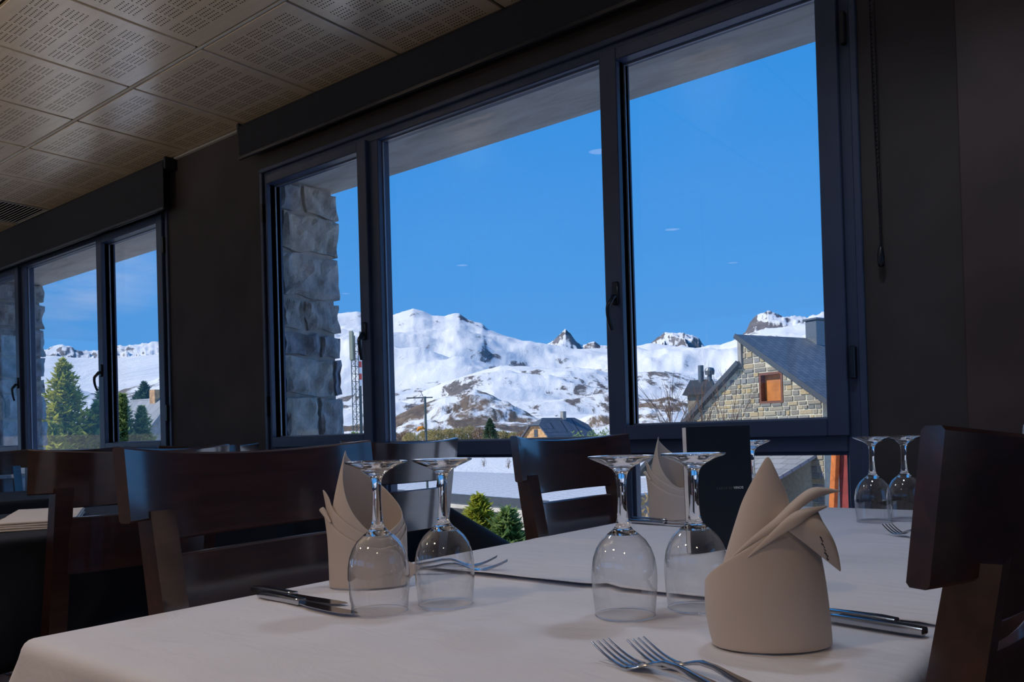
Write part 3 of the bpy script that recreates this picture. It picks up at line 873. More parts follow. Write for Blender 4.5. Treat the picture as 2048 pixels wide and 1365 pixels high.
# top-rail tips stand at local x = bx(.966) = -0.306
TIP = 0.295
def place_chair(x_tip, yc, face, label, rz=0.0):
    if face > 0: return chair(label, (x_tip + TIP, yc, 0), rz)
    return chair(label, (x_tip - TIP, yc, 0), PI + rz)
place_chair(-1.19, 0.858, 1, 'dark wooden chair facing the near white table, its rail mirroring blue sky', 0.10)
place_chair(-1.19, 1.775, 1, 'dark wooden chair at the white table, in front of the window')
place_chair(-0.127, 0.858, -1, 'dark wooden chair close by at the right edge, seen from behind')
place_chair(-2.10, 1.065, -1, 'dark wooden chair seen from behind at the black table, leftmost of the near row', 0.0)
place_chair(-1.98, 1.900, -1, 'dark wooden chair seen from behind at the black table, beside the window')
place_chair(-3.26, 1.875, 1, 'dark wooden chair on the far side of the black table, top rail just visible')
place_chair(-3.60, 2.19, -1, 'dark wooden chair seen from behind at the farthest table, below the stone pier')
place_chair(-5.25, 1.76, 1, 'dark wooden chair facing the farthest table, at the left edge')
place_chair(-5.25, 2.30, 1, 'dark wooden chair facing the farthest table, below the far window')

# ------------------------------------------------------------------ wine glasses, upside down on their rims
def wine_glass(x, y, z, label, sc=1.0):
    outer_p = [(0.0353, 0.0006), (0.0366, 0.012), (0.0384, 0.03), (0.0391, 0.045), (0.0386, 0.057), (0.0365, 0.069), (0.0325, 0.080), (0.0265, 0.0895), (0.0190, 0.0965), (0.0125, 0.1015), (0.0085, 0.107),
               (0.0068, 0.115), (0.0058, 0.128), (0.0053, 0.140), (0.0054, 0.152), (0.0060, 0.162), (0.0076, 0.1695), (0.0112, 0.1745), (0.0175, 0.1785), (0.0265, 0.1822), (0.0345, 0.1856), (0.0385, 0.1876), (0.0396, 0.1888),
               (0.0395, 0.1896), (0.0385, 0.1900), (0.0330, 0.1893), (0.0200, 0.1878), (0.0080, 0.1868), (0.0001, 0.1866)]
    inner_p = [(0.0001, 0.1000), (0.0050, 0.0996), (0.0100, 0.0987), (0.0140, 0.0978), (0.0172, 0.0970)]
    r = empty('wine_glass', (x, y, z + 0.0003)); tag(r, label, 'glass', 'upturned wine glasses')
    # thin blown bowl
    shell = [p for p in outer_p if p[1] <= 0.0966]
    smooth_by_angle(MB().lathe(shell, 64).build('bowl', 'thin_glass', r), 3.0)
    MB().lathe([(0.0353 + 0.0006 * math.cos(a), 0.0006 + 0.0006 * math.sin(a)) for a in [2 * PI * k / 8 for k in range(9)]], 64).build('rim', 'wine_glass', r, True)
    # solid stem, foot and the thick crown of the bowl
    top = [p for p in outer_p if p[1] >= 0.0964]
    inn = inner_p
    o = MB().lathe(top[::-1] + [(0.0186, 0.0966)] + inn[::-1], 64).build('stem_and_foot', 'wine_glass', r, True)
    return r
ZA, ZB = 0.7460, 0.7490
wine_glass(-0.785, 0.709, ZA, 'upturned wine glass nearest the left-hand pair of knives')
wine_glass(-0.742, 0.785, ZA, 'upturned wine glass in front of the forks, behind the left-hand knives')
wine_glass(-0.509, 0.849, ZA, 'upturned wine glass in the middle of the near table')
wine_glass(-0.455, 0.930, ZA, 'upturned wine glass partly hidden by the large front napkin')
wine_glass(-0.700, 1.714, ZB, 'upturned wine glass standing behind the black menu')
wine_glass(-0.514, 1.943, ZB, 'upturned wine glass at the right against the dark wall, left of two')
wine_glass(-0.461, 2.001, ZB, 'upturned wine glass at the right against the dark wall, touching the chair back')

# ------------------------------------------------------------------ cutlery (local +x runs from handle end to tip)
def super_ring(x, y, z, hy, hz, n=12, p=2.6):
    q = []
    for j in range(n):
        a = 2 * PI * j / n; c, s = math.cos(a), math.sin(a)
        q.append((x, y + hy * math.copysign(abs(c) ** (2 / p), c), z + hz * math.copysign(abs(s) ** (2 / p), s)))
    return q
def knife(label, x, y, z, ang, length=0.21, group='table knives'):
    r = empty('table_knife', (x, y, z), ang); tag(r, label, 'knife', group)
    k = length / 0.21
    h = MB(); h.loft([super_ring(px * k, 0, pz, hy, hz, 14, 4) for px, hy, hz, pz in ((0.0, 0.004, 0.002, 0.005), (0.002, 0.008, 0.0042, 0.005), (0.02, 0.0095, 0.0050, 0.0053), (0.06, 0.0085, 0.0047, 0.0052), (0.09, 0.0075, 0.0043, 0.0050), (0.097, 0.0078, 0.0045, 0.0050), (0.1, 0.006, 0.0035, 0.0048))])
    smooth_by_angle(h.build('handle', 'steel', r), 0.5)
    b = MB()
    secs = []
    for px, y0, y1, th in ((0.1, -0.005, 0.005, 0.0022), (0.108, -0.006, 0.006, 0.0018), (0.125, -0.0085, 0.0072, 0.0012), (0.16, -0.0098, 0.0085, 0.0010), (0.19, -0.009, 0.0088, 0.0009), (0.203, -0.004, 0.0083, 0.0008), (0.21, 0.004, 0.006, 0.0006)):
        secs.append([(px * k, y0, 0.0032 - th * 0.3), (px * k, y1, 0.0032 - th), (px * k, y1, 0.0032 + th), (px * k, y0, 0.0032 + th * 0.3)])
    b.loft(secs); smooth_by_angle(b.build('blade', 'steel', r), 0.4)
    return r
def fork(label, x, y, z, ang, length=0.20, group='table forks'):
    r = empty('table_fork', (x, y, z), ang); tag(r, label, 'fork', group)
    k = length / 0.2
    zf = [(0.0, 0.0035), (0.03, 0.004), (0.07, 0.008), (0.10, 0.0135), (0.118, 0.0140), (0.132, 0.0095), (0.145, 0.0045), (0.157, 0.0030), (0.17, 0.0052), (0.185, 0.0105), (0.2, 0.0175)]
    wf = [(0.0, 0.004), (0.004, 0.0085), (0.03, 0.0092), (0.07, 0.0062), (0.10, 0.0038), (0.118, 0.0035), (0.132, 0.0055), (0.142, 0.010), (0.15, 0.0122), (0.155, 0.0125)]
    tf = [(0.0, 0.0012), (0.03, 0.0020), (0.10, 0.0022), (0.118, 0.0022), (0.14, 0.0014), (0.155, 0.0010), (0.2, 0.0007)]
    h = MB(); h.loft([super_ring(px * k, 0, interp(zf, px), interp(wf, px), interp(tf, px), 12, 3) for px in (0, 0.002, 0.006, 0.02, 0.04, 0.06, 0.08, 0.09, 0.10, 0.108, 0.116, 0.124, 0.131, 0.137, 0.143, 0.149, 0.155)])
    smooth_by_angle(h.build('handle', 'steel', r), 0.6)
    for j in range(4):
        t = MB(); secs = []
        y0 = -0.0107 + j * 0.00713
        for px in (0.152, 0.158, 0.166, 0.174, 0.182, 0.19, 0.197, 0.2):
            hw = 0.0019 - 0.0009 * (px - 0.152) / 0.048
            secs.append(super_ring(px * k, y0 * (1 - 0.05 * (px - 0.152) / 0.048), interp(zf, px), hw, interp(tf, px), 8, 3))
        t.loft(secs); smooth_by_angle(t.build('tine', 'steel', r), 0.7)
    return r
ang = lambda a, b: math.atan2(b[1] - a[1], b[0] - a[0])
knife('table knife at the left place, behind its twin at the cloth edge', -1.047, 0.703, ZA, 0.0, 0.200)
knife('table knife at the left place, nearer the viewer, tip by a wine glass', -1.003, 0.684, ZA, -0.065, 0.215)
knife('table knife at the right place, handle end nearest the viewer', -0.196, 0.922, ZA, PI - 0.16, 0.215)
knife('table knife at the right place, behind its twin, touching the overlapping cloth', -0.230, 0.952, ZA, PI - 0.12, 0.2)
knife('table knife by the window napkin, nearer the viewer', -1.000, 1.704, ZB, -0.15, 0.215)
knife('table knife by the window napkin, farther from the viewer', -1.020, 1.750, ZB, -0.10, 0.2)
fork('table fork in the foreground, left of the two', -0.235, 0.612, ZA, PI - 0.30, 0.207)
fork('table fork in the foreground, right of the two, nearer the large napkin', -0.208, 0.622, ZA, PI - 0.36, 0.213)
fork('table fork behind the left wine glasses, tines to the right', -0.990, 0.905, ZA, 0.66, 0.200)
fork('table fork behind the left wine glasses, mostly hidden', -1.025, 0.945, ZA, 0.62, 0.185)
fork('table fork lying by the right-hand glasses, cut off by the chair back', -0.30, 1.60, ZB, PI - 0.83, 0.205)

# ------------------------------------------------------------------ wine menu
mr_ = empty('wine_menu', (-0.620, 1.368, ZB), math.atan2(0.622, 0.783) + 0.24); tag(mr_, 'tall black wine menu standing upright on the white table', 'menu')
TL = Matrix.Rotation(-0.03, 4, 'X')
MB().bbox(-0.062, 0.062, -0.0090, -0.0075, 0.0, 0.222, 0.0005, TL).build('front_cover', 'menu_black', mr_)
MB().bbox(-0.062, 0.062, 0.0075, 0.0090, 0.0, 0.222, 0.0005, TL).build('back_cover', 'menu_black', mr_)
MB().bbox(0.0605, 0.062, -0.0076, 0.0076, 0.0, 0.222, 0.0003, TL).build('spine', 'menu_black', mr_)
pg = MB().bbox(-0.0618, 0.0600, -0.0074, 0.0074, 0.0005, 0.2205, 0.0003, TL).build('pages', 'paper', mr_)
def text_mesh(s, size, mat, name, parent, loc, bold=0.0):
    cu = bpy.data.curves.new(name, 'FONT'); cu.body = s; cu.size = size; cu.extrude = 0.00006; cu.offset = bold
    cu.align_x = 'LEFT'; cu.space_character = 1.08; cu.resolution_u = 3
    o = bpy.data.objects.new(name, cu); COL.objects.link(o)
    dg = bpy.context.evaluated_depsgraph_get(); dg.update()
    me = bpy.data.meshes.new_from_object(o.evaluated_get(dg))
    bpy.data.objects.remove(o)
    me.materials.clear(); me.materials.append(MATS[mat])
    wdt = max(v.co.x for v in me.vertices)
    t = bpy.data.objects.new(name, me); link(t, parent)
    t.location = loc; t.rotation_euler = (PI / 2 + 0.0 - 0.03, 0, 0)
    return t, wdt
t1, w1 = text_mesh('CARTA DE', 0.0062, 'print_grey', 'lettering', mr_, (-0.0085, -0.0092, 0.1095), -0.00005)
t2, w2 = text_mesh('VINOS', 0.0062, 'print_white', 'lettering', mr_, (-0.0085 + w1 + 0.002, -0.0092, 0.1095), 0.00012)
for t_ in (t1, t2): t_.location.y += 0.03 * 0.1095 * 1.0 - 0.0002; t_['label'] = 'small printed words'

# ------------------------------------------------------------------ napkins
def nap_tube(mb, base, tops, n=72, m=14, bulge=0.0):
    # base(phi)->(u,v,z0), tops(phi)->(u,v,z); lofted wall
    rings = []
    for k in range(m + 1):
        t = k / m
        ring = []
        for j in range(n):
            ph = 360 * j / n
            a = Vector(base(ph)); b = Vector(tops(ph))
            p = a.lerp(b, t)
            c, s = math.cos(math.radians(ph)), math.sin(math.radians(ph))
            p += Vector((c, s, 0)) * bulge * math.sin(PI * t)
            ring.append(p)
        rings.append(ring)
    mb.loft(rings, True, False)
def sheet(mb, up, lo, n=24, m=8, bow=(0, 0, 0)):
    # surface between two polylines of points
    def res(pl, t):
        x = t * (len(pl) - 1); i = min(int(x), len(pl) - 2); f_ = x - i
        p0 = Vector(pl[max(i - 1, 0)]); p1 = Vector(pl[i]); p2 = Vector(pl[i + 1]); p3 = Vector(pl[min(i + 2, len(pl) - 1)])
        return 0.5 * (2 * p1 + (p2 - p0) * f_ + (2 * p0 - 5 * p1 + 4 * p2 - p3) * f_ * f_ + (3 * p1 - p0 - 3 * p2 + p3) * f_ ** 3)
    rows = []
    for k in range(m + 1):
        t = k / m
        rows.append([res(lo, i / n).lerp(res(up, i / n), t) + Vector(bow) * math.sin(PI * t) * math.sin(PI * i / n) for i in range(n + 1)])
    mb.loft(rows, False, False)
def finish_napkin(mb, name, loc, rz, label):
    o = mb.build(name, 'napkin_cloth', None, True)
    o.location = loc; o.rotation_euler = (0, 0, rz)
    solid(o, 0.0013, 0.0); subsurf(o, 1)
    tag(o, label, 'napkin', 'standing folded napkins')
    return o
RZ = math.atan2(0.622, 0.783)
def cs(ph): return math.cos(math.radians(ph)), math.sin(math.radians(ph))
# the large one in front: a rolled body, a tall curled peak, two leaf tips and a hanging corner
mb = MB()
bodyh = [(0, 0.132), (30, 0.128), (60, 0.118), (90, 0.085), (130, 0.062), (160, 0.060), (180, 0.068), (205, 0.082), (225, 0.093), (245, 0.104), (265, 0.116), (285, 0.121), (305, 0.118), (325, 0.124), (345, 0.130)]
def b1(ph):
    c, s = cs(ph); return (0.059 * c + 0.002, 0.040 * s, 0.0)
def t1_(ph):
    c, s = cs(ph); h = sinterp(bodyh, ph)
    k = 1.03 - 0.20 * max(0, (h - 0.07) / 0.06)
    return ((0.059 * k * c - 0.004 * (h / 0.12)), 0.040 * (k + 0.04) * s + 0.001, h)
nap_tube(mb, b1, t1_, 80, 16, 0.003)
# peak: hollow curled cone
peakh = [(0, 0.145), (40, 0.130), (90, 0.120), (140, 0.128), (180, 0.150), (215, 0.175), (250, 0.189), (285, 0.186), (320, 0.165)]
def b2(ph):
    c, s = cs(ph); return (0.046 * c - 0.006, 0.032 * s + 0.001, 0.035)
def t2_(ph):
    c, s = cs(ph); h = sinterp(peakh, ph); k = max(0.06, 1 - (h - 0.06) / 0.134) ** 0.85
    return (0.040 * k * c - 0.003 + 0.004 * (h - 0.1) / 0.09, 0.030 * k * s + 0.002, h)
# the cone narrows in a curve: extra rings
rings = []
M_ = 18
for k in range(M_ + 1):
    t = k / M_; ring = []
    for j in range(72):
        ph = 360 * j / 72
        c, s = cs(ph); h = 0.035 + (sinterp(peakh, ph) - 0.035) * t
        q = max(0.0, (0.192 - h) / 0.157)
        kk = 0.13 + 0.87 * q ** 0.85
        ring.append((0.051 * kk * c - 0.011 * q + 0.002, 0.035 * kk * s - 0.002, h))
    rings.append(ring)
mb.loft(rings, True, False)
sheet(mb, [(-0.046, -0.020, 0.088), (-0.024, -0.030, 0.112), (0.0, -0.031, 0.131), (0.022, -0.026, 0.149), (0.040, -0.020, 0.158), (0.056, -0.017, 0.157), (0.069, -0.016, 0.154)],
      [(-0.046, -0.0205, 0.087), (-0.024, -0.032, 0.106), (0.0, -0.036, 0.118), (0.022, -0.034, 0.138), (0.038, -0.029, 0.147), (0.055, -0.020, 0.151), (0.069, -0.016, 0.1535)], 30, 6, (0, -0.003, 0.002))
sheet(mb, [(0.0, -0.031, 0.131), (0.022, -0.026, 0.149), (0.040, -0.020, 0.158), (0.056, -0.017, 0.157), (0.069, -0.016, 0.154)],
      [(0.006, -0.012, 0.120), (0.022, -0.006, 0.130), (0.036, -0.004, 0.140), (0.050, -0.008, 0.148), (0.069, -0.0155, 0.1535)], 24, 6, (0, 0, 0.003))
sheet(mb, [(-0.030, -0.0345, 0.094), (0.001, -0.0405, 0.126), (0.017, -0.037, 0.1365), (0.034, -0.031, 0.1395), (0.052, -0.026, 0.1400)],
      [(-0.030, -0.0348, 0.093), (0.001, -0.043, 0.115), (0.017, -0.044, 0.124), (0.034, -0.036, 0.133), (0.052, -0.0255, 0.1390)], 26, 6, (0, -0.002, 0.002))
sheet(mb, [(0.001, -0.0405, 0.126), (0.017, -0.037, 0.1365), (0.034, -0.031, 0.1395), (0.052, -0.026, 0.1400)],
      [(0.006, -0.022, 0.112), (0.018, -0.018, 0.120), (0.034, -0.016, 0.128), (0.052, -0.0250, 0.1390)], 20, 5, (0, 0, 0.002))
# hanging corner at the right
sheet(mb, [(0.004, -0.041, 0.122), (0.020, -0.040, 0.129), (0.034, -0.032, 0.134), (0.044, -0.020, 0.137)],
      [(0.0615, -0.030, 0.0760), (0.0618, -0.0295, 0.0762), (0.0621, -0.029, 0.0764), (0.0624, -0.0285, 0.0768)], 18, 10, (0.004, -0.008, 0.006))
n1 = finish_napkin(mb, 'napkin', (-0.318, 0.812, ZA), RZ, 'large folded cream napkin in the right foreground with leaf-like tips')
eb = MB()
for k in range(8):
    x = 0.0385 + 0.00125 * k; y = -0.0431 + 0.00105 * k; z = 0.1125 - 0.0031 * k; a = 0.0012 * math.sin(k * 2.3)
    eb.tube([(x - 0.0008, y, z), (x + a, y + 0.0002, z - 0.0011), (x + 0.0009, y + 0.0004, z - 0.0024)], 0.0006, 5)
eo = eb.build('embroidery', 'embroidery', n1)

# bishop's-mitre shape: at the left place and by the window
def mitre(label, loc, rz, flap=True, first=[None]):
    mb = MB()
    top_in = [(0, 0.108), (30, 0.128), (60, 0.150), (90, 0.166), (120, 0.182), (150, 0.194), (176, 0.203), (196, 0.196), (215, 0.165), (235, 0.132), (255, 0.104), (275, 0.084), (295, 0.078), (325, 0.090)]
    rings = []
    for k in range(19):
        t = k / 18; ring = []
        for j in range(84):
            ph = 360 * j / 84; c, s = cs(ph); hh = sinterp(top_in, ph)
            h = 0.002 + (hh - 0.002) * t
            q = 1 - 0.50 * max(0, (h - 0.10) / 0.10) ** 1.2
            uc = -0.004 * max(0, (h - 0.10) / 0.10)
            ring.append((0.053 * q * c + uc, 0.030 * (0.45 + 0.55 * q) * s, h))
        rings.append(ring)
    mb.loft(rings, True, False)
    # outer wrap with its sloping upper hem, open at the back
    def wrap(hts, a, b, out, tipx):
        rows = []
        for k in range(13):
            t = k / 12; row = []
            for j in range(49):
                ph = 176 + (385 - 176) * j / 48; c, s = cs(ph)
                hh = interp(hts, ph)
                tip = max(0, 1 - (ph - 176) / 16)
                h = hh * t
                row.append((a * c * (1 + out) - tipx * tip * t ** 3, b * s * (1 + out) - 0.006 * tip * t ** 3, h))
            rows.append(row)
        mb.loft(rows, False, False)
    wrap([(176, 0.147), (184, 0.143), (196, 0.128), (215, 0.113), (240, 0.097), (265, 0.082), (290, 0.072), (320, 0.075), (345, 0.088), (385, 0.100)], 0.054, 0.031, 0.02, 0.010)
    wrap([(176, 0.121), (184, 0.119), (196, 0.104), (215, 0.091), (240, 0.077), (265, 0.064), (290, 0.058), (320, 0.062), (345, 0.078), (385, 0.094)], 0.0545, 0.0315, 0.06, 0.008)
    # rolled hem under the left tip
    rl = []
    for i in range(9):
        t = i / 8; rl.append((-0.0665 + 0.014 * t, -0.004 - 0.012 * t, 0.117 - 0.020 * t))
    mb.tube(rl, [0.004 - 0.0025 * i / 8 for i in range(9)], 10, False)
    if flap:
        sheet(mb, [(0.050, -0.010, 0.040), (0.058, -0.012, 0.036), (0.068, -0.012, 0.031), (0.078, -0.010, 0.026)],
              [(0.048, -0.020, 0.001), (0.056, -0.020, 0.002), (0.062, -0.016, 0.010), (0.0785, -0.0105, 0.0255)], 12, 6)
    return finish_napkin(mb, 'napkin', loc, rz, label)
mitre('folded cream napkin with a tall peak at the left place, behind a wine glass', (-0.938, 0.827, ZA), RZ + 0.10)
mitre('folded cream napkin by the window, left of the black menu', (-0.945, 1.815, ZB), RZ - 0.15, False)

# flat folded napkin on the black table
def flat_napkin(label, loc, rz, sx_, sy_):
    mb = MB()
    for k in range(4):
        z0 = 0.0005 + k * 0.006
        hx, hy = sx_ / 2 - 0.003 * k, sy_ / 2 - 0.002 * (k % 2)
        rings = []
        for i in range(13):
            x = -hx + 2 * hx * i / 12
            q = []
            for j in range(15):
                a = PI * j / 14
                yy = -hy + 2 * hy * j / 14
                q.append((x, yy, z0 + 0.0048 + 0.0016 * noise.noise(Vector((x * 11, yy * 11, k)))))
            q.append((x, hy + 0.0018, z0 + 0.0025)); 
            for j in range(15):
                q.append((x, hy - 2 * hy * j / 14, z0))
            q.append((x, -hy - 0.0022, z0 + 0.0025))
            rings.append(q)
        mb.loft(rings)
    o = mb.build('napkin', 'napkin_cloth', None, True); o.location = loc; o.rotation_euler = (0, 0, rz)
    tag(o, label, 'napkin'); return o
flat_napkin('flat folded cream napkin lying on the black table at the left', (-2.62, 1.045, 0.7455), math.atan2(0.26, -0.52), 0.56, 0.19)

# ------------------------------------------------------------------ outside: terrain
SMK = [(q, math.exp(-(q / 3.5) ** 2)) for q in range(-6, 7)]
SMK = [(q, w / sum(v for _, v in SMK)) for q, w in SMK]
def terrain_ridge(name, prof, d_crest, d_foot, z_foot, mat, label, nx=200, nt=46, rough=0.0, nscale=0.004, ease=1.6, back=0.25, crest_n=0.0, seed=0.0, ridged=0.0, soft=4.0):
    # prof: (bearing west of north in degrees, crest slope as height / distance)
    a0, a1 = max(p[0] for p in prof), min(p[0] for p in prof)
    vs = []; 
    ts = [i / (nt - 1) * (1 + back) for i in range(nt)]
    for i in range(nx):
        az = a0 + (a1 - a0) * i / (nx - 1); ar = math.radians(az); sx_, cy_ = -math.sin(ar), math.cos(ar)
        e = interp(prof, az)
        zc = 0.964 + e * d_crest
        es = sum(interp(prof, az + q * soft / 6) * wq_ for q, wq_ in SMK)
        zs = 0.964 + es * d_crest
        for t in ts:
            d = d_foot + (d_crest - d_foot) * t
            if t <= 1: z = z_foot + (zs - z_foot) * t ** ease + (zc - zs) * t ** 5
            else: z = zc - (zc - z_foot) * 0.9 * ((t - 1) / back) ** 1.3
            p = Vector((sx_ * d * nscale, cy_ * d * nscale, seed))
            w = math.sin(PI * min(1, t) ** 1.5) if t < 1 else 0.0
            nz = noise.fractal(p, 1.25, 2.1, 6) * rough * (0.06 + w)
            if ridged: nz += (noise.ridged_multi_fractal(p * 1.3, 1.0, 2.1, 5, 1.0, 2.0) - 1.1) * ridged * (w + 0.06)
            if t > 1: nz *= 0.3
            z += nz * min(1, 4 * t)
            if abs(t - 1) < 0.03 and crest_n: z += noise.fractal(p * 9, 0.8, 2.0, 4) * crest_n
            vs.append((sx_ * d, cy_ * d, z))
    fs = [(i * nt + k, (i + 1) * nt + k, (i + 1) * nt + k + 1, i * nt + k + 1) for i in range(nx - 1) for k in range(nt - 1)]
    o = mesh_from(name, vs, fs, mat, None, True)
    if o.data.polygons[0].normal.z < 0: o.data.flip_normals()
    tag(o, label, 'mountain')
    return o
MASSIF = [(54.05, 0.1438), (51.42, 0.1489), (49.68, 0.1532), (48.9, 0.155), (48.23, 0.1514), (46.52, 0.1501), (46.0, 0.153), (45.1, 0.1578), (44.45, 0.1546), (43.77, 0.1484), (42.9, 0.1475), (42.37, 0.1504), (41.92, 0.1509), (41.34, 0.1428), (40.82, 0.1395), (40.3, 0.1375), (39.96, 0.1318), (39.1, 0.1247), (38.06, 0.1181), (37.19, 0.1116), (35.98, 0.1058), (33.54, 0.1042), (31.4, 0.1032), (30.44, 0.1040), (29.58, 0.1054), (28.72, 0.1078), (28.04, 0.1060), (27.03, 0.1025), (26.3, 0.0985), (25.7, 0.0985), (24.71, 0.1013), (24.05, 0.1007), (22.73, 0.1082), (21.43, 0.1156), (18.9, 0.1184), (15.85, 0.1201)]
PYRAMID = [(37.04, 0.1011), (36.5, 0.1069), (35.97, 0.1097), (35.44, 0.1143), (34.91, 0.1225), (34.55, 0.129), (34.14, 0.122), (33.81, 0.1133), (33.37, 0.1081), (32.91, 0.1115), (32.56, 0.1131), (32.15, 0.1073), (31.64, 0.1057), (30.79, 0.1003)]
MESA = [(29.76, 0.0995), (28.73, 0.1066), (28.21, 0.1133), (27.69, 0.1201), (27.18, 0.1191), (26.68, 0.1168), (25.85, 0.116), (25.42, 0.1109), (25.2, 0.1029), (24.72, 0.0954)]
CRAG = [(24.06, 0.0948), (23.07, 0.1027), (22.4, 0.1137), (22.06, 0.1251), (21.56, 0.1333), (21.24, 0.1352), (20.92, 0.1378), (20.67, 0.1357), (20.45, 0.1348), (19.98, 0.129), (19.51, 0.129), (19.2, 0.1297), (18.89, 0.1276), (18.43, 0.1259), (17.96, 0.1298), (17.34, 0.1301), (16.43, 0.1311), (14.66, 0.124), (12.95, 0.1104)]
LEFT = [(75.09, 0.1006), (71.81, 0.1038), (68.79, 0.1023), (67.62, 0.1077), (67.33, 0.1105), (67.06, 0.1117), (66.79, 0.1108), (66.38, 0.1072), (65.98, 0.1047), (65.78, 0.1058), (65.56, 0.1043), (65.28, 0.106), (65.01, 0.1056), (64.3, 0.1081), (63.87, 0.111), (63.44, 0.1117), (62.86, 0.1136), (62.42, 0.116), (62.13, 0.1166), (61.54, 0.1163), (59.13, 0.1204), (56.64, 0.1257), (54.07, 0.132)]
LHILL = [(76.21, 0.0877), (70.33, 0.0958), (67.63, 0.0986), (66.4, 0.0969), (65.02, 0.0968), (63.89, 0.0977), (62.73, 0.1003), (61.56, 0.1022), (58.53, 0.108), (54.1, 0.1084)]
LLOW = [(76.24, 0.0515), (68.83, 0.0649), (67.67, 0.0677), (66.43, 0.0646), (65.06, 0.057), (63.93, 0.0613), (62.77, 0.0691), (61.59, 0.0764), (58.56, 0.0822), (55.44, 0.0733)]
MID = [(51.56, 0.0489), (48.88, 0.0541), (46.66, 0.0594), (44.07, 0.0615), (42.67, 0.0701), (41.27, 0.0768), (39.16, 0.0857), (37.41, 0.0836), (35.67, 0.0802), (33.59, 0.0766), (31.46, 0.0704), (29.63, 0.0723), (27.77, 0.0728), (25.43, 0.0662), (23.8, 0.0561), (20.6, 0.0449)]
FOOT = [(51.28, 0.0132), (48.93, 0.0181), (46.71, 0.022), (45.14, 0.0377), (43.75, 0.0462), (42.35, 0.0529), (40.95, 0.0578), (39.74, 0.0505), (38.54, 0.0365), (37.18, 0.0127), (35.79, 0.009)]
FOOTR = [(35.78, 0.012), (32.99, 0.0198), (31.53, 0.025), (29.7, 0.0301), (28.5, 0.0384), (27.48, 0.0438), (26.49, 0.0324), (25.51, 0.0187), (23.88, 0.006)]
terrain_ridge('snow_mountain', PYRAMID, 6200, 4600, 250, 'snow_far', 'sharp white pyramid peak on the skyline', 120, 30, 40, 0.004, 1.3, crest_n=6, seed=1, ridged=45, soft=1.0)
terrain_ridge('snow_mountain', MESA, 6000, 4600, 250, 'snow_far', 'flat-topped rocky snow peak left of the stone house', 110, 34, 40, 0.004, 1.0, crest_n=5, seed=2, ridged=70, soft=1.0)
terrain_ridge('snow_mountain', CRAG, 5200, 3900, 200, 'snow_far', 'jagged rocky snow mountain above the stone house roof', 160, 36, 40, 0.004, 1.0, crest_n=9, seed=3, ridged=70, soft=1.5)
terrain_ridge('snow_mountain', LEFT, 6500, 4700, 200, 'snow_far', 'long rocky snow range seen through the far window', 260, 34, 40, 0.004, 1.0, crest_n=10, seed=4, ridged=85, soft=1.5)
terrain_ridge('snow_mountain', MASSIF, 3800, 1500, 20, 'snow_massif', 'broad snow massif filling the middle of the view', 420, 90, 85, 0.0020, 1.25, crest_n=3, seed=5, ridged=30)
terrain_ridge('snow_hill', LHILL, 3000, 1400, 40, 'snow_smooth', 'smooth white snow hill seen through the far window', 160, 36, 14, 0.003, 1.2, crest_n=0, seed=6)
terrain_ridge('snow_hill', LLOW, 1500, 600, 0, 'snow_mid', 'lower patchy snow slope behind the trees in the far window', 160, 40, 14, 0.006, 1.2, crest_n=1, seed=7, ridged=8)
terrain_ridge('snow_hill', MID, 1900, 850, 0, 'snow_mid', 'rolling snow slopes with rock streaks below the massif', 360, 80, 36, 0.0036, 1.15, crest_n=2, seed=8, ridged=14)
terrain_ridge('snow_hill', FOOT, 900, 420, -1, 'snow_foot', 'brown and white foothill above the brush', 240, 60, 12, 0.010, 1.1, crest_n=1, seed=9, ridged=9)
terrain_ridge('snow_hill', FOOTR, 850, 420, -1, 'snow_foot', 'brown rocky knoll left of the stone house', 200, 50, 10, 0.011, 1.1, crest_n=1, seed=10, ridged=8)
# near ground: a snowy yard falling away below the window, rising into the valley
GZ = -4.2
vs = []; fs = []
nr, na = 64, 200
for i in range(nr):
    r_ = 2.0 * (1500 / 2.0) ** (i / (nr - 1))
    for k in range(na):
        a = math.radians(180 - 360 * k / (na - 1))
        x, y = -math.sin(a) * r_, math.cos(a) * r_
        z = GZ + 0.25 * noise.fractal(Vector((x * 0.06, y * 0.06, 0)), 1, 2, 3) * min(1, r_ / 30)
        if y < 0: z += 3.9 * min(1, -y / 4)
        if r_ > 150: z += (r_ - 150) * 0.016
        if r_ > 60: z += 0.9 * noise.fractal(Vector((x * 0.01, y * 0.01, 3)), 1, 2, 3)
        vs.append((x, y + 0.0, z))
for i in range(nr - 1):
    for k in range(na - 1):
        fs.append((i * na + k, i * na + k + 1, (i + 1) * na + k + 1, (i + 1) * na + k))
g = mesh_from('snowy_ground', vs, fs, 'snow_ground', None, True)
if g.data.polygons[0].normal.z < 0: g.data.flip_normals()
g['kind'] = 'structure'; g['label'] = 'snow-covered ground of the valley below the window'

# ------------------------------------------------------------------ outside: buildings
RXY = Vector((0.7829, 0.6217, 0)); FXY = Vector((-0.6217, 0.7832, 0))
def W(x, d, z): return RXY * x + FXY * d + Vector((0, 0, z))

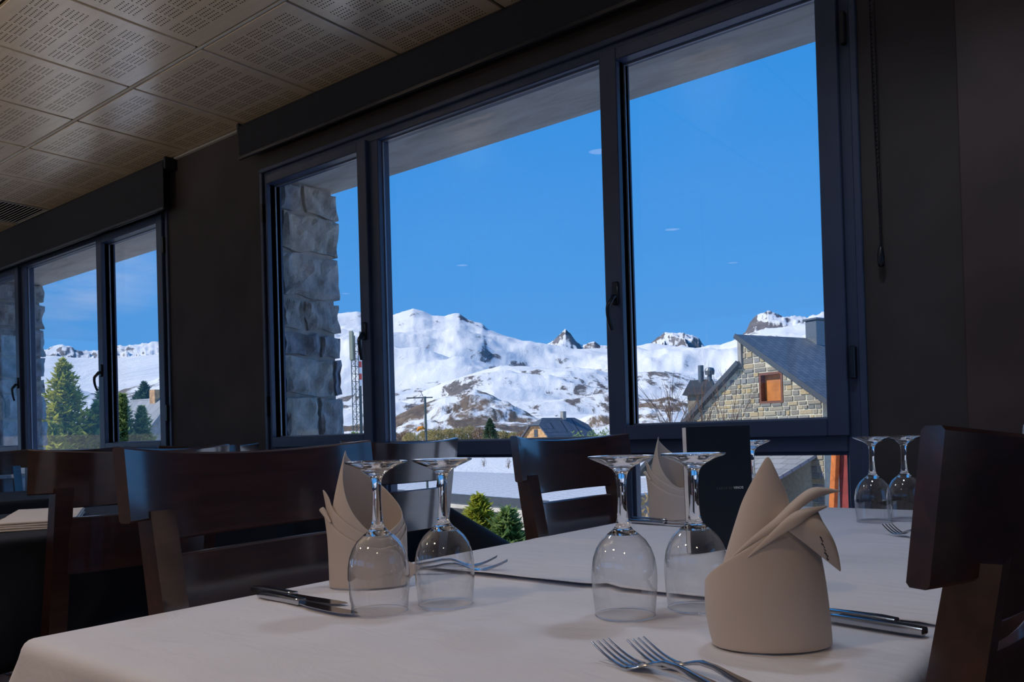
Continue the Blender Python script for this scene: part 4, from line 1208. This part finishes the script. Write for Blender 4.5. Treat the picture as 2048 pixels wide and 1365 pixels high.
def slab(mb_or_name, quad, th, mat, parent, uvs=None):
    # thick roof plane from a quad (counter-clockwise seen from above)
    q = [Vector(p) for p in quad]
    n = (q[1] - q[0]).cross(q[2] - q[0]).normalized()
    if n.z < 0: n = -n
    lo = [p - n * th for p in q]
    vs = q + lo
    fs = [(0, 1, 2, 3), (7, 6, 5, 4), (0, 4, 5, 1), (1, 5, 6, 2), (2, 6, 7, 3), (3, 7, 4, 0)]
    u = (q[1] - q[0]).normalized(); v = n.cross(u)
    uv = [((p - q[0]).dot(u), (p - q[0]).dot(v)) for p in vs]
    o = mesh_from(mb_or_name, vs, fs, mat, parent, False, uv)
    bm = bmesh.new(); bm.from_mesh(o.data); bmesh.ops.recalc_face_normals(bm, faces=bm.faces[:]); bm.to_mesh(o.data); bm.free()
    return o

# --- the stone house: local x along the gable wall, local y along the ridge, apex over the origin
hr = empty('stone_house', (-11.22, 26.80, 0), math.atan2(-0.367, 0.930)); tag(hr, 'stone house with a steep slate roof and an orange shuttered window', 'house')
AP, PT, LT = 4.20, 0.66, 3.28        # apex height, pitch, start of the lower left roof
NX0, NX1, NZ0, NZ1 = 0.85, 1.74, 1.84, 2.76
def wall_top(x): return (AP - 0.10 - PT * x) if x >= 0 else (LT - 0.10 + 0.70 * x)
wl = MB()
# gable wall as slabs around the niche, 0.45 thick
def gpoly(pts):
    n = len(pts); v = [(x, 0.0, z) for x, z in pts] + [(x, 0.45, z) for x, z in pts]
    f = [tuple(range(n)), tuple(range(2 * n - 1, n - 1, -1))] + [(i, i + n, (i + 1) % n + n, (i + 1) % n) for i in range(n)]
    wl.add(v, f)
gpoly([(-5.2, GZ), (0, GZ), (0, wall_top(-0.001)), (-5.2, wall_top(-5.2))])
gpoly([(0, GZ), (NX0, GZ), (NX0, wall_top(NX0)), (0, wall_top(0))])
gpoly([(NX0, GZ), (NX1, GZ), (NX1, NZ0), (NX0, NZ0)])
gpoly([(NX0, NZ1), (NX1, NZ1), (NX1, wall_top(NX1)), (NX0, wall_top(NX0))])
gpoly([(NX1, GZ), (3.30, GZ), (3.30, wall_top(3.30)), (NX1, wall_top(NX1))])
wl.box(2.85, 3.30, 0.45, 10, GZ, wall_top(3.3)); wl.box(-5.2, -4.75, 0.45, 10, GZ, wall_top(-5.2)); wl.box(-4.75, 2.85, 9.6, 10, GZ, 0.5)
gw = wl.build('gable_wall', 'mortar', hr)
# stones in courses
sv = [[], []]
stone_data = []
for k in range(8):
    vs_, fs_ = [], []
    rnd = random.Random(k)
    q = [(-0.5, -0.5), (0.5, -0.5), (0.5, 0.5), (-0.5, 0.5)]
    front = [(x * rnd.uniform(0.86, 0.97), -1.0, z * rnd.uniform(0.80, 0.95)) for x, z in q]
    mid = [(x * rnd.uniform(0.95, 1.0), -0.6, z * rnd.uniform(0.93, 1.0)) for x, z in q]
    backp = [(x, 0.0, z) for x, z in q]
    vs_ = front + mid + backp
    fs_ = [(0, 1, 2, 3)] + [(b + i, b + 4 + i, b + 4 + (i + 1) % 4, b + (i + 1) % 4) for b in (0, 4) for i in range(4)]
    me = bpy.data.meshes.new('stone'); me.from_pydata(vs_, [], fs_); me.materials.append(MATS['house_stone'])
    bm = bmesh.new(); bm.from_mesh(me); bmesh.ops.recalc_face_normals(bm, faces=bm.faces[:]); bm.to_mesh(me); bm.free()
    stone_data.append(me)
rs = random.Random(11)
z = 1.05; nst = 0
while z < AP - 0.2:
    h = rs.uniform(0.13, 0.21)
    x = -4.2 + rs.uniform(0, 0.3)
    while x < 3.28:
        w_ = rs.choice((0.20, 0.28, 0.36, 0.44, 0.55)) * rs.uniform(0.85, 1.15)
        x1 = min(x + w_, 3.29)
        if x < 0 < x1 and x1 > 0.1: x1 = max(0.1, 0.0) if x > -0.15 else 0.0
        zc = z + h
        def place(xa, xb, za, zb):
            global nst
            if xb - xa < 0.09 or zb - za < 0.07: return
            so = bpy.data.objects.new('stone', rs.choice(stone_data)); link(so, gw)
            so.location = ((xa + xb) / 2, 0.0, (za + zb) / 2)
            so.scale = (xb - xa - rs.uniform(0.025, 0.06), rs.uniform(0.018, 0.045), zb - za - rs.uniform(0.022, 0.05)); nst += 1
        top_ok = min(wall_top(x + 0.001 if x >= 0 else x), wall_top(x1 if x1 <= 0 else x1 - 0.001)) if not (x < 0 < x1) else wall_top(-0.01)
        if zc < top_ok + 0.05:
            if x1 > NX0 - 0.03 and x < NX1 + 0.03 and zc > NZ0 - 0.03 and z < NZ1 + 0.03:
                if x < NX0 - 0.04: place(x, NX0 - 0.05, z, zc)
                if x1 > NX1 + 0.04: place(NX1 + 0.05, x1, z, zc)
                if zc > NZ1 + 0.13 and False: pass
            else:
                place(x, x1, z, zc)
        x = x1
    z += h
# stones of the lower corner, seen under the window rail
z = -3.2
while z < 0.8:
    h = rs.uniform(0.15, 0.22); xm = rs.uniform(3.02, 3.14)
    for xa, xb in ((2.82, xm), (xm, 3.29)):
        so = bpy.data.objects.new('stone', rs.choice(stone_data)); link(so, gw)
        so.location = ((xa + xb) / 2, 0.0, z + h / 2); so.scale = (xb - xa - 0.03, rs.uniform(0.02, 0.045), h - 0.03)
    z += h
# roofs
slab('roof', [(0, -0.22, AP), (3.95, -0.22, AP - PT * 3.95), (3.95, 10.2, AP - PT * 3.95), (0, 10.2, AP)], 0.12, 'slate', hr)
slab('roof', [(-5.7, -0.22, LT - 0.70 * 5.7), (0.02, -0.22, LT), (0.02, 10.2, LT), (-5.7, 10.2, LT - 0.70 * 5.7)], 0.12, 'slate', hr)
MB().box(-0.05, 0.10, -0.10, 10.1, LT - 0.2, AP - 0.10).build('clerestory_wall', 'grey_wall', hr)
vb = MB()
def bargeboard(x0, z0, x1, z1):
    d = Vector((x1 - x0, 0, z1 - z0)).normalized(); n_ = Vector((-d.z, 0, d.x)) * 0.16
    if n_.z > 0: n_ = -n_
    p = [Vector((x0, -0.25, z0 + 0.02)), Vector((x1, -0.25, z1 + 0.02))]
    q = [p[0], p[1], p[1] + n_, p[0] + n_]
    b = [v + Vector((0, 0.04, 0)) for v in q]
    vb.add(q + b, [(0, 1, 2, 3), (7, 6, 5, 4), (0, 4, 5, 1), (1, 5, 6, 2), (2, 6, 7, 3), (3, 7, 4, 0)])
bargeboard(0, AP, 3.97, AP - PT * 3.97); bargeboard(0, LT, -5.7, LT - 0.7 * 5.7)
vb.build('bargeboard', 'fascia', hr)
# niche window: shutter, frame
sh = empty('window', (0, 0, 0)); sh.parent = hr
MB().box(NX0 + 0.03, NX1 - 0.03, 0.17, 0.20, NZ0 + 0.03, NZ1 - 0.03).build('shutter', 'shutter_wood', sh)
fm = MB(); 
for (a, b, c_, d) in ((NX0 - 0.05, NX0 + 0.03, NZ0 - 0.05, NZ1 + 0.05), (NX1 - 0.03, NX1 + 0.05, NZ0 - 0.05, NZ1 + 0.05), (NX0 + 0.03, NX1 - 0.03, NZ0 - 0.05, NZ0 + 0.03), (NX0 + 0.03, NX1 - 0.03, NZ1 - 0.03, NZ1 + 0.05)):
    fm.box(a, b, -0.03, 0.21, c_, d)
fm.build('frame', 'frame_brown', sh)
# chimney on the right
chm = MB(); chm.bbox(-0.05, 0.45, 3.3, 3.85, 3.3, 4.80, 0.02); chm.build('chimney', 'zinc', hr)
MB().bbox(-0.12, 0.52, 3.23, 3.92, 4.80, 4.88, 0.02).build('chimney_cap', 'zinc', hr)
# lean-to porch roof and its timber post
slab('porch_roof', [(-2.2, -2.3, -0.70), (3.05, -2.3, -0.70), (3.05, 0, 0.15), (-2.2, 0, 0.15)], 0.10, 'slate_pale', hr)
MB().box(-2.0, 2.8, -2.1, -2.05, GZ, -0.72).build('porch_wall', 'grey_wall', hr)
mb = MB(); mb.bbox(-0.09, 0.09, -0.09, 0.09, -0.2, 3.2, 0.01, Matrix.Translation((3.72, -0.35, -2.9)) @ Matrix.Rotation(0.09, 4, 'Y')); mb.build('timber_post', 'orange_wood', hr)
MB().box(3.98, 6.2, -0.2, -0.1, GZ, 0.6).build('red_boarding', 'red_wood', hr)
MB().box(0.9, 1.5, -0.06, 0.0, -1.0, -0.4).build('window_box', 'red_wood', hr)
# --- small roofed stone chimney stack with two flues beside it
cr = empty('chimney_stack', W(7.2, 31, 0), 0.25); tag(cr, 'small stone chimney stack with slate cap and two metal flues', 'chimney')
MB().box(-0.45, 0.45, -0.4, 0.4, GZ, 2.35).build('stack', 'house_stone', cr)
mb = MB(); mb.add([(-0.62, -0.55, 2.30), (0.62, -0.55, 2.30), (0.62, 0.55, 2.30), (-0.62, 0.55, 2.30), (-0.42, 0, 2.88), (0.42, 0, 2.88)], [(3, 2, 1, 0), (0, 1, 5, 4), (2, 3, 4, 5), (0, 4, 3), (1, 2, 5)]); mb.build('cap', 'slate', cr)
MB().lathe([(0.0, 2.7), (0.11, 2.7), (0.11, 3.42), (0.0, 3.42)], 14, (0.0, 0, 0)).build('flue', 'zinc', cr)
f2 = MB().lathe([(0.0, 2.7), (0.08, 2.7), (0.08, 3.05), (0.17, 3.05), (0.19, 3.2), (0.15, 3.3), (0.0, 3.34)], 14, (0.33, 0, 0)); f2.build('flue', 'zinc', cr)

# --- low building with ribbed metal roof
lr = empty('low_building', W(-2.35, 25.0, 0), math.atan2(*( (RXY * 0.602 + FXY * -0.8).yx ))); tag(lr, 'low grey building with a snow-dusted ribbed metal roof below the window', 'building')
# local x along the eave (to the right, nearer), local y away
slab('roof', [(-16, 0, -0.72), (5.4, 0, -0.72), (5.4, 9, -0.74), (-16, 9, -0.74)], 0.06, 'roof_sheet', lr)
rib = MB()
for k in range(47):
    x = -15.9 + k * 0.45
    rib.add([(x, 0.0, -0.722), (x + 0.05, 0.0, -0.722), (x + 0.05, 9, -0.742), (x, 9, -0.742), (x, 0.0, -0.708), (x + 0.03, 0.0, -0.708), (x + 0.03, 9, -0.728), (x, 9, -0.728)], [(4, 5, 6, 7), (0, 1, 5, 4), (1, 2, 6, 5), (3, 0, 4, 7)])
ro = rib.build('roof_ribs', 'roof_sheet', lr); ro['kind'] = 'stuff'
MB().box(-16, 5.4, -0.08, -0.02, -0.95, -0.70).build('gutter', 'fascia', lr)
MB().box(-16, 5.35, -0.02, 0.5, -1.12, -0.92).build('soffit', 'pale_wall', lr)
MB().box(-16, 4.9, 0.5, 8.5, GZ, -0.85).build('wall', 'grey_wall', lr)
MB().box(3.2, 5.3, 0.0, 0.3, GZ, -1.10).build('end_wall', 'pale_wall', lr)
MB().box(-3.0, 3.6, 0.1, 0.32, -1.75, -1.55).build('ledge', 'pale_wall', lr)

# --- farmhouse in the middle distance: clipped gable, slate roof
def farmhouse(name, label, x, d, rz, wx, wy, ez, rz_, wallm, roofm, hip=0.35):
    r = empty(name, W(x, d, 0), rz); tag(r, label, 'house')
    MB().box(-wx, wx, -wy, wy, -5, ez).build('wall', wallm, r)
    hz = ez + (rz_ - ez) * (1 - hip)
    yy = wy * hip
    for s in (-1, 1):
        v = [(s * wx, -wy, ez), (s * wx, wy, ez), (s * wx, yy, hz), (s * wx, -yy, hz)]
        v2 = [(p[0] - s * 0.25, p[1], p[2]) for p in v]
        MB().add(v + v2, [(0, 1, 2, 3), (7, 6, 5, 4), (0, 4, 5, 1), (1, 5, 6, 2), (2, 6, 7, 3), (3, 7, 4, 0)]).build('gable', wallm, r)
    o = 0.4
    k = (rz_ - ez) / wy
    P = {}
    vs = [(-wx - o, -wy - o, ez - k * o), (wx + o, -wy - o, ez - k * o), (wx + o, wy + o, ez - k * o), (-wx - o, wy + o, ez - k * o),
          (-wx - o, -yy, hz), (wx + o, -yy, hz), (wx + o, yy, hz), (-wx - o, yy, hz), (-wx * 0.72, 0, rz_), (wx * 0.72, 0, rz_)]
    fs = [(0, 1, 5, 9, 8, 4), (2, 3, 7, 8, 9, 6), (4, 8, 7), (5, 6, 9)]
    uv = [(p[0], math.hypot(p[1], p[2])) for p in vs]
    ro = mesh_from('roof', vs, fs, roofm, r, False, uv); solid(ro, 0.15, 0)
    return r
fh = farmhouse('farmhouse', 'distant farmhouse with dark slate roof and orange stone gable', 6.4, 112, 0.671 + 0.70, 4.2, 3.0, 0.35, 3.15, 'warm_wall', 'slate')
MB().bbox(0.6, 1.2, -0.3, 0.3, 2.6, 4.1, 0.03).build('chimney', 'grey_wall', fh)
MB().box(-4.26, -4.15, -0.35, 0.35, 0.7, 1.7).build('window', 'fascia', fh)
fl = farmhouse('farmhouse', 'grey-roofed stone house behind the conifers in the far window', -29.5, 64, 0.671 - 0.55, 4.6, 2.6, 1.6, 4.5, 'grey_wall', 'slate_pale')
MB().box(4.55, 4.72, -0.5, 0.1, 0.6, 1.3).build('window', 'fascia', fl)
MB().bbox(2.6, 3.3, -0.4, 0.4, 3.9, 5.2, 0.03).build('chimney', 'warm_wall', fl)

# ------------------------------------------------------------------ outside: trees, tower, antenna
def conifer(name, label, x, d, ztop, zbase, rad, leaf, n_whorl=26, seed=0, dens=1.0, group=None, leaf_len=0.17):
    r = empty(name, W(x, d, zbase), seed * 1.3); tag(r, label, 'tree', group)
    H = ztop - zbase; rnd = random.Random(seed)
    MB().tube([(0, 0, 0), (0.02, 0, H * 0.5), (0, 0, H)], [H * 0.022, H * 0.014, 0.008], 8).build('trunk', 'bark', r, True)
    fo = MB()
    vs, fs = fo.v, fo.f
    n_whorl *= 2
    for k in range(n_whorl):
        t = k / (n_whorl - 1)
        z = H * (0.25 + 0.75 * t)
        R = rad * (1 - t) ** 0.8 * rnd.uniform(0.8, 1.12) + 0.05
        nb = max(5, int((7 + rnd.randint(0, 2)) * dens))
        for b in range(nb):
            a = 2 * PI * (b + rnd.random() * 0.7) / nb + k * 0.7
            rb = R * rnd.uniform(0.65, 1.12)
            ca, sa = math.cos(a), math.sin(a)
            m_ = min(12, max(3, int(rb / 0.11)))
            for j in range(m_):
                u = (j + 0.7) / m_
                if u < 0.3 and m_ > 5: continue
                q = Vector((ca * rb * u, sa * rb * u, z + rb * (0.35 * u - 0.45 * u * u) + rnd.uniform(-0.05, 0.05)))
                for s in range(4):
                    L_ = leaf_len * rnd.uniform(0.6, 1.3) * min(1, 0.5 + rb)
                    yaw = a + rnd.uniform(-1.2, 1.2)
                    dv = Vector((math.cos(yaw), math.sin(yaw), rnd.uniform(-0.3, 0.9))) * L_
                    sd_ = Vector((-math.sin(yaw), math.cos(yaw), rnd.uniform(-0.7, 0.7))) * L_ * 0.30
                    i0 = len(vs)
                    vs += [tuple(q - sd_), tuple(q + dv), tuple(q + sd_)]
                    fs.append((i0, i0 + 1, i0 + 2))
    o = mesh_from('foliage', vs, fs, leaf, r); o['kind'] = 'stuff'
    return r
FZG = 'conifers outside the far window'
conifer('conifer', 'tall yellow-green conifer nearest the stone pier in the far window', -12.0, 22, 3.30, GZ, 1.85, 'needles_yellow', 34, 1, 1.5, FZG)
conifer('conifer', 'broad green conifer right of the tall one in the far window', -11.35, 22.5, 2.15, GZ, 1.9, 'needles_green', 32, 2, 1.5, FZG)
conifer('conifer', 'yellowish low conifer at the foot of the tall one in the far window', -11.4, 20.3, 1.55, GZ, 1.7, 'needles_yellow', 28, 3, 1.5, FZG)
conifer('conifer', 'dark green conifer beside the window handle of the far window', -12.75, 25.5, 2.75, GZ, 1.4, 'needles_dark', 28, 4, 1.3, FZG)
conifer('conifer', 'slim green conifer, left of the two in the right sash of the far window', -11.0, 23.2, 2.40, GZ, 0.95, 'needles_green', 34, 5, 1.6, FZG)
conifer('conifer', 'slim pale green conifer, right of the two in the right sash of the far window', -10.55, 23.4, 2.05, GZ, 0.95, 'needles_green', 34, 6, 1.6, FZG)
conifer('pine', 'dark pine above the grey roof in the far window, left of two', -32.3, 71, 5.5, -2, 1.5, 'needles_dark', 22, 7, 1.0, FZG, leaf_len=0.5)
conifer('pine', 'dark pine above the grey roof in the far window, right of two', -31.3, 70, 6.3, -2, 1.5, 'needles_dark', 22, 8, 1.0, FZG, leaf_len=0.5)
conifer('young_conifer', 'bright young conifer below the window, left and taller of two', -0.52, 12.0, 0.06, GZ, 1.2, 'needles_yellow', 34, 9, 1.7, 'young conifers under the near window')
conifer('young_conifer', 'bright young conifer below the window, right and lower of two', -0.10, 11.6, -0.12, GZ, 1.25, 'needles_green', 34, 10, 1.7, 'young conifers under the near window')
conifer('conifer', 'tiny dark conifer above the brush left of the farmhouse', -7.6, 285, 7.2, -2, 3.2, 'needles_dark', 16, 12, 0.8, None, 0.5)
conifer('conifer', 'small green conifer at the foot of the lattice tower', -10.7, 56, 1.3, -3, 1.0, 'needles_green', 18, 13, 0.8, None, 0.5)

def shrub(name, label, x, d, zb, h, rad, leaf, seed, n=900, group=None, leafk=0.2):
    r = empty(name, W(x, d, zb)); tag(r, label, 'shrub', group)
    rnd = random.Random(seed)
    st = MB()
    for k in range(9):
        a = rnd.uniform(0, 2 * PI); e = Vector((math.cos(a) * rad * 0.7, math.sin(a) * rad * 0.7, h * rnd.uniform(0.6, 0.95)))
        st.tube([(0, 0, 0), e * 0.5 + Vector((0, 0, h * 0.12)), e], [h * 0.014, h * 0.009, h * 0.003], 5)
    st.build('stems', 'twig', r)
    vs = []; fs = []
    for k in range(n):
        a = rnd.uniform(0, 2 * PI); u = rnd.random() ** 0.5; w_ = rnd.random()
        rr_ = rad * math.sin(PI * (0.12 + 0.80 * w_)) ** 0.6
        q = Vector((math.cos(a) * rr_ * u, math.sin(a) * rr_ * u, h * (0.05 + 0.93 * w_) * rnd.uniform(0.85, 1.05)))
        L_ = rad * leafk * rnd.uniform(0.5, 1.4)
        d1 = Vector((rnd.uniform(-1, 1), rnd.uniform(-1, 1), rnd.uniform(0, 1.6))).normalized() * L_
        d2 = Vector((rnd.uniform(-1, 1), rnd.uniform(-1, 1), rnd.uniform(-1, 1))).normalized() * L_ * 0.35
        i0 = len(vs); vs += [tuple(q - d2), tuple(q + d1), tuple(q + d2)]; fs.append((i0, i0 + 1, i0 + 2))
    o = mesh_from('foliage', vs, fs, leaf, r); o['kind'] = 'stuff'
    return r
rb = random.Random(5)
bx_ = [(-44, 5.2), (-40, 5.4), (-36, 4.9), (-32, 5.6), (-28, 5.6), (-24, 6.0), (-20, 6.6), (-16, 6.8), (-12, 6.4), (-8, 6.0), (-4, 5.2), (0.5, 4.6), (4, 4.2)]
for i, (x, h) in enumerate(bx_):
    shrub('brush', 'bare olive-brown bush in the hedge at the foot of the foothill', x, 300 + rb.uniform(-9, 9), -2.2, h + rb.uniform(-0.3, 0.5), 3.4, rb.choice(('brush_olive', 'brush_olive', 'brush_brown')), 40 + i, 1500, 'bare bushes below the foothill', 0.17)
for i, (x, h) in enumerate(((7.8, 5.4), (9.6, 5.6), (11.0, 5.7))):
    shrub('bush', 'green bush in front of the distant farmhouse, %s of three' % ('left', 'middle', 'right')[i], x, 98, -4.2, h, 1.3, 'needles_green', 60 + i, 700, 'bushes before the farmhouse')
for i, (px, d) in enumerate(((-4.9, 138), (-0.75, 128), (0.5, 126))):
    shrub('dry_shrub', 'small dry shrub standing in the snow field, %s of three' % ('left', 'middle', 'right')[i], px, d, GZ, 1.7, 0.55, 'brush_brown', 70 + i, 200, 'dry shrubs in the snow')
shrub('dry_grass', 'tuft of straw-coloured grass seen beside the window napkin', 2.9, 17, GZ + 0.2, 3.6, 0.8, 'straw', 80, 900)
shrub('larch', 'small golden larch at the corner of the far window', -10.05, 21.5, GZ, 5.35, 0.35, 'straw', 81, 500)

def bare_tree(name, label, x, d, zb, h, seed, spread=0.5):
    r = empty(name, W(x, d, zb)); tag(r, label, 'tree', 'bare trees in front of the stone house')
    rnd = random.Random(seed); mb = MB()
    def grow(p, dirv, ln, rad, lv):
        q = p + dirv * ln * 0.5 + Vector((rnd.uniform(-1, 1), rnd.uniform(-1, 1), 0.2)) * ln * 0.06
        e = p + dirv * ln
        mb.tube([p, q, e], [rad, rad * 0.8, rad * 0.6], 5)
        if lv == 0: return
        for k in range(3 if lv > 1 else 4):
            dv = (dirv + Vector((rnd.uniform(-1, 1), rnd.uniform(-1, 1), rnd.uniform(-0.15, 0.6))) * spread).normalized()
            grow(p.lerp(e, rnd.uniform(0.45, 1.0)), dv, ln * rnd.uniform(0.5, 0.75), rad * 0.55, lv - 1)
    grow(Vector((0, 0, 0)), Vector((0.02, 0, 1)), h * 0.55, h * 0.009, 4)
    mb.build('branches', 'twig', r)
    return r
bare_tree('bare_tree', 'leafless tree with fine branches left of the stone house', 4.15, 20.5, GZ, 5.9, 3)
bare_tree('bare_tree', 'slender leafless tree in front of the stone gable wall', 5.35, 21.0, GZ, 6.0, 8, 0.35)

# lattice mast with panel antennas
tr_ = empty('lattice_tower', W(-11.35, 60, GZ), 0.3); tag(tr_, 'tall steel lattice mast with panel antennas beside the stone pier', 'tower')
H_ = 12.2; hw = 0.30
tri = [(hw * math.cos(2 * PI * k / 3), hw * math.sin(2 * PI * k / 3)) for k in range(3)]
for k in range(3):
    MB().tube([(*tri[k], 0), (*tri[k], H_)], 0.035, 6).build('mast_leg', 'tower_steel', tr_)
br = MB()
nlev = 22
for j in range(nlev):
    z0, z1 = H_ * j / nlev, H_ * (j + 1) / nlev
    for k in range(3):
        a, b = tri[k], tri[(k + 1) % 3]
        br.tube([(*a, z0), (*b, z1)], 0.016, 4); br.tube([(*a, z1), (*b, z1)], 0.016, 4)
br.build('bracing', 'tower_steel', tr_)
for k in range(3):
    a = 2 * PI * k / 3 + 0.5
    M4 = Matrix.Translation((0.42 * math.cos(a), 0.42 * math.sin(a), H_)) @ Matrix.Rotation(a, 4, 'Z')
    MB().bbox(-0.07, 0.07, -0.15, 0.15, -1.2, 0.9, 0.02, M4).build('panel_antenna', 'antenna_panel', tr_)
MB().tube([(0, 0, H_ - 1), (0, 0, H_ + 0.6)], 0.04, 6).build('mast_top', 'tower_steel', tr_)
# striped beacon pole next to it
bp = empty('striped_pole', W(-11.0, 60, GZ)); tag(bp, 'red and white striped pole beside the lattice mast', 'pole')
for k in range(6):
    z0 = 9.1 + k * 0.45
    MB().lathe([(0, z0), (0.13, z0), (0.13, z0 + 0.45), (0, z0 + 0.45)], 10).build('band', 'beacon_red' if k % 2 else 'beacon_white', bp)
MB().lathe([(0, 0), (0.09, 0), (0.09, 9.1), (0, 9.1)], 10).build('shaft', 'tower_steel', bp)
# television antenna on a pole with an orange wind vane
an = empty('television_antenna', W(-1.575, 15, GZ), 0.0); an.rotation_euler = (0, 0, math.atan2(0.622, 0.783))
tag(an, 'television antenna on a thin pole with an orange wind vane', 'antenna')
zt_ = 0.964 + 83 / 1640 * 15 - GZ
MB().tube([(0, 0, 0), (0, 0, zt_)], 0.022, 8).build('pole', 'tower_steel', an)
bo = MB(); bo.tube([(-0.34, 0, zt_ - 0.02), (0.14, 0, zt_ - 0.02)], 0.013, 6)
for k in range(8):
    x = -0.32 + k * 0.045
    bo.tube([(x, -0.10, zt_ - 0.02), (x, 0.10, zt_ - 0.02)], 0.005, 5)
bo.tube([(-0.07, 0, zt_ - 0.10), (-0.035, 0, zt_ + 0.0), (-0.075, 0, zt_ + 0.09)], 0.006, 5)
bo.build('boom', 'tower_steel', an)
ar_ = MB(); ar_.tube([(0, 0, zt_ - 0.60), (-0.40, 0, zt_ - 0.56)], 0.004, 5); ar_.build('arm', 'tower_steel', an)
so_ = MB(); so_.tube([(-0.02, 0, zt_ - 0.60), (-0.06, 0, zt_ - 0.57), (-0.12, 0, zt_ - 0.58), (-0.16, 0, zt_ - 0.63)], [0.012, 0.034, 0.036, 0.02], 8); so_.build('wind_vane', 'sock_orange', an)
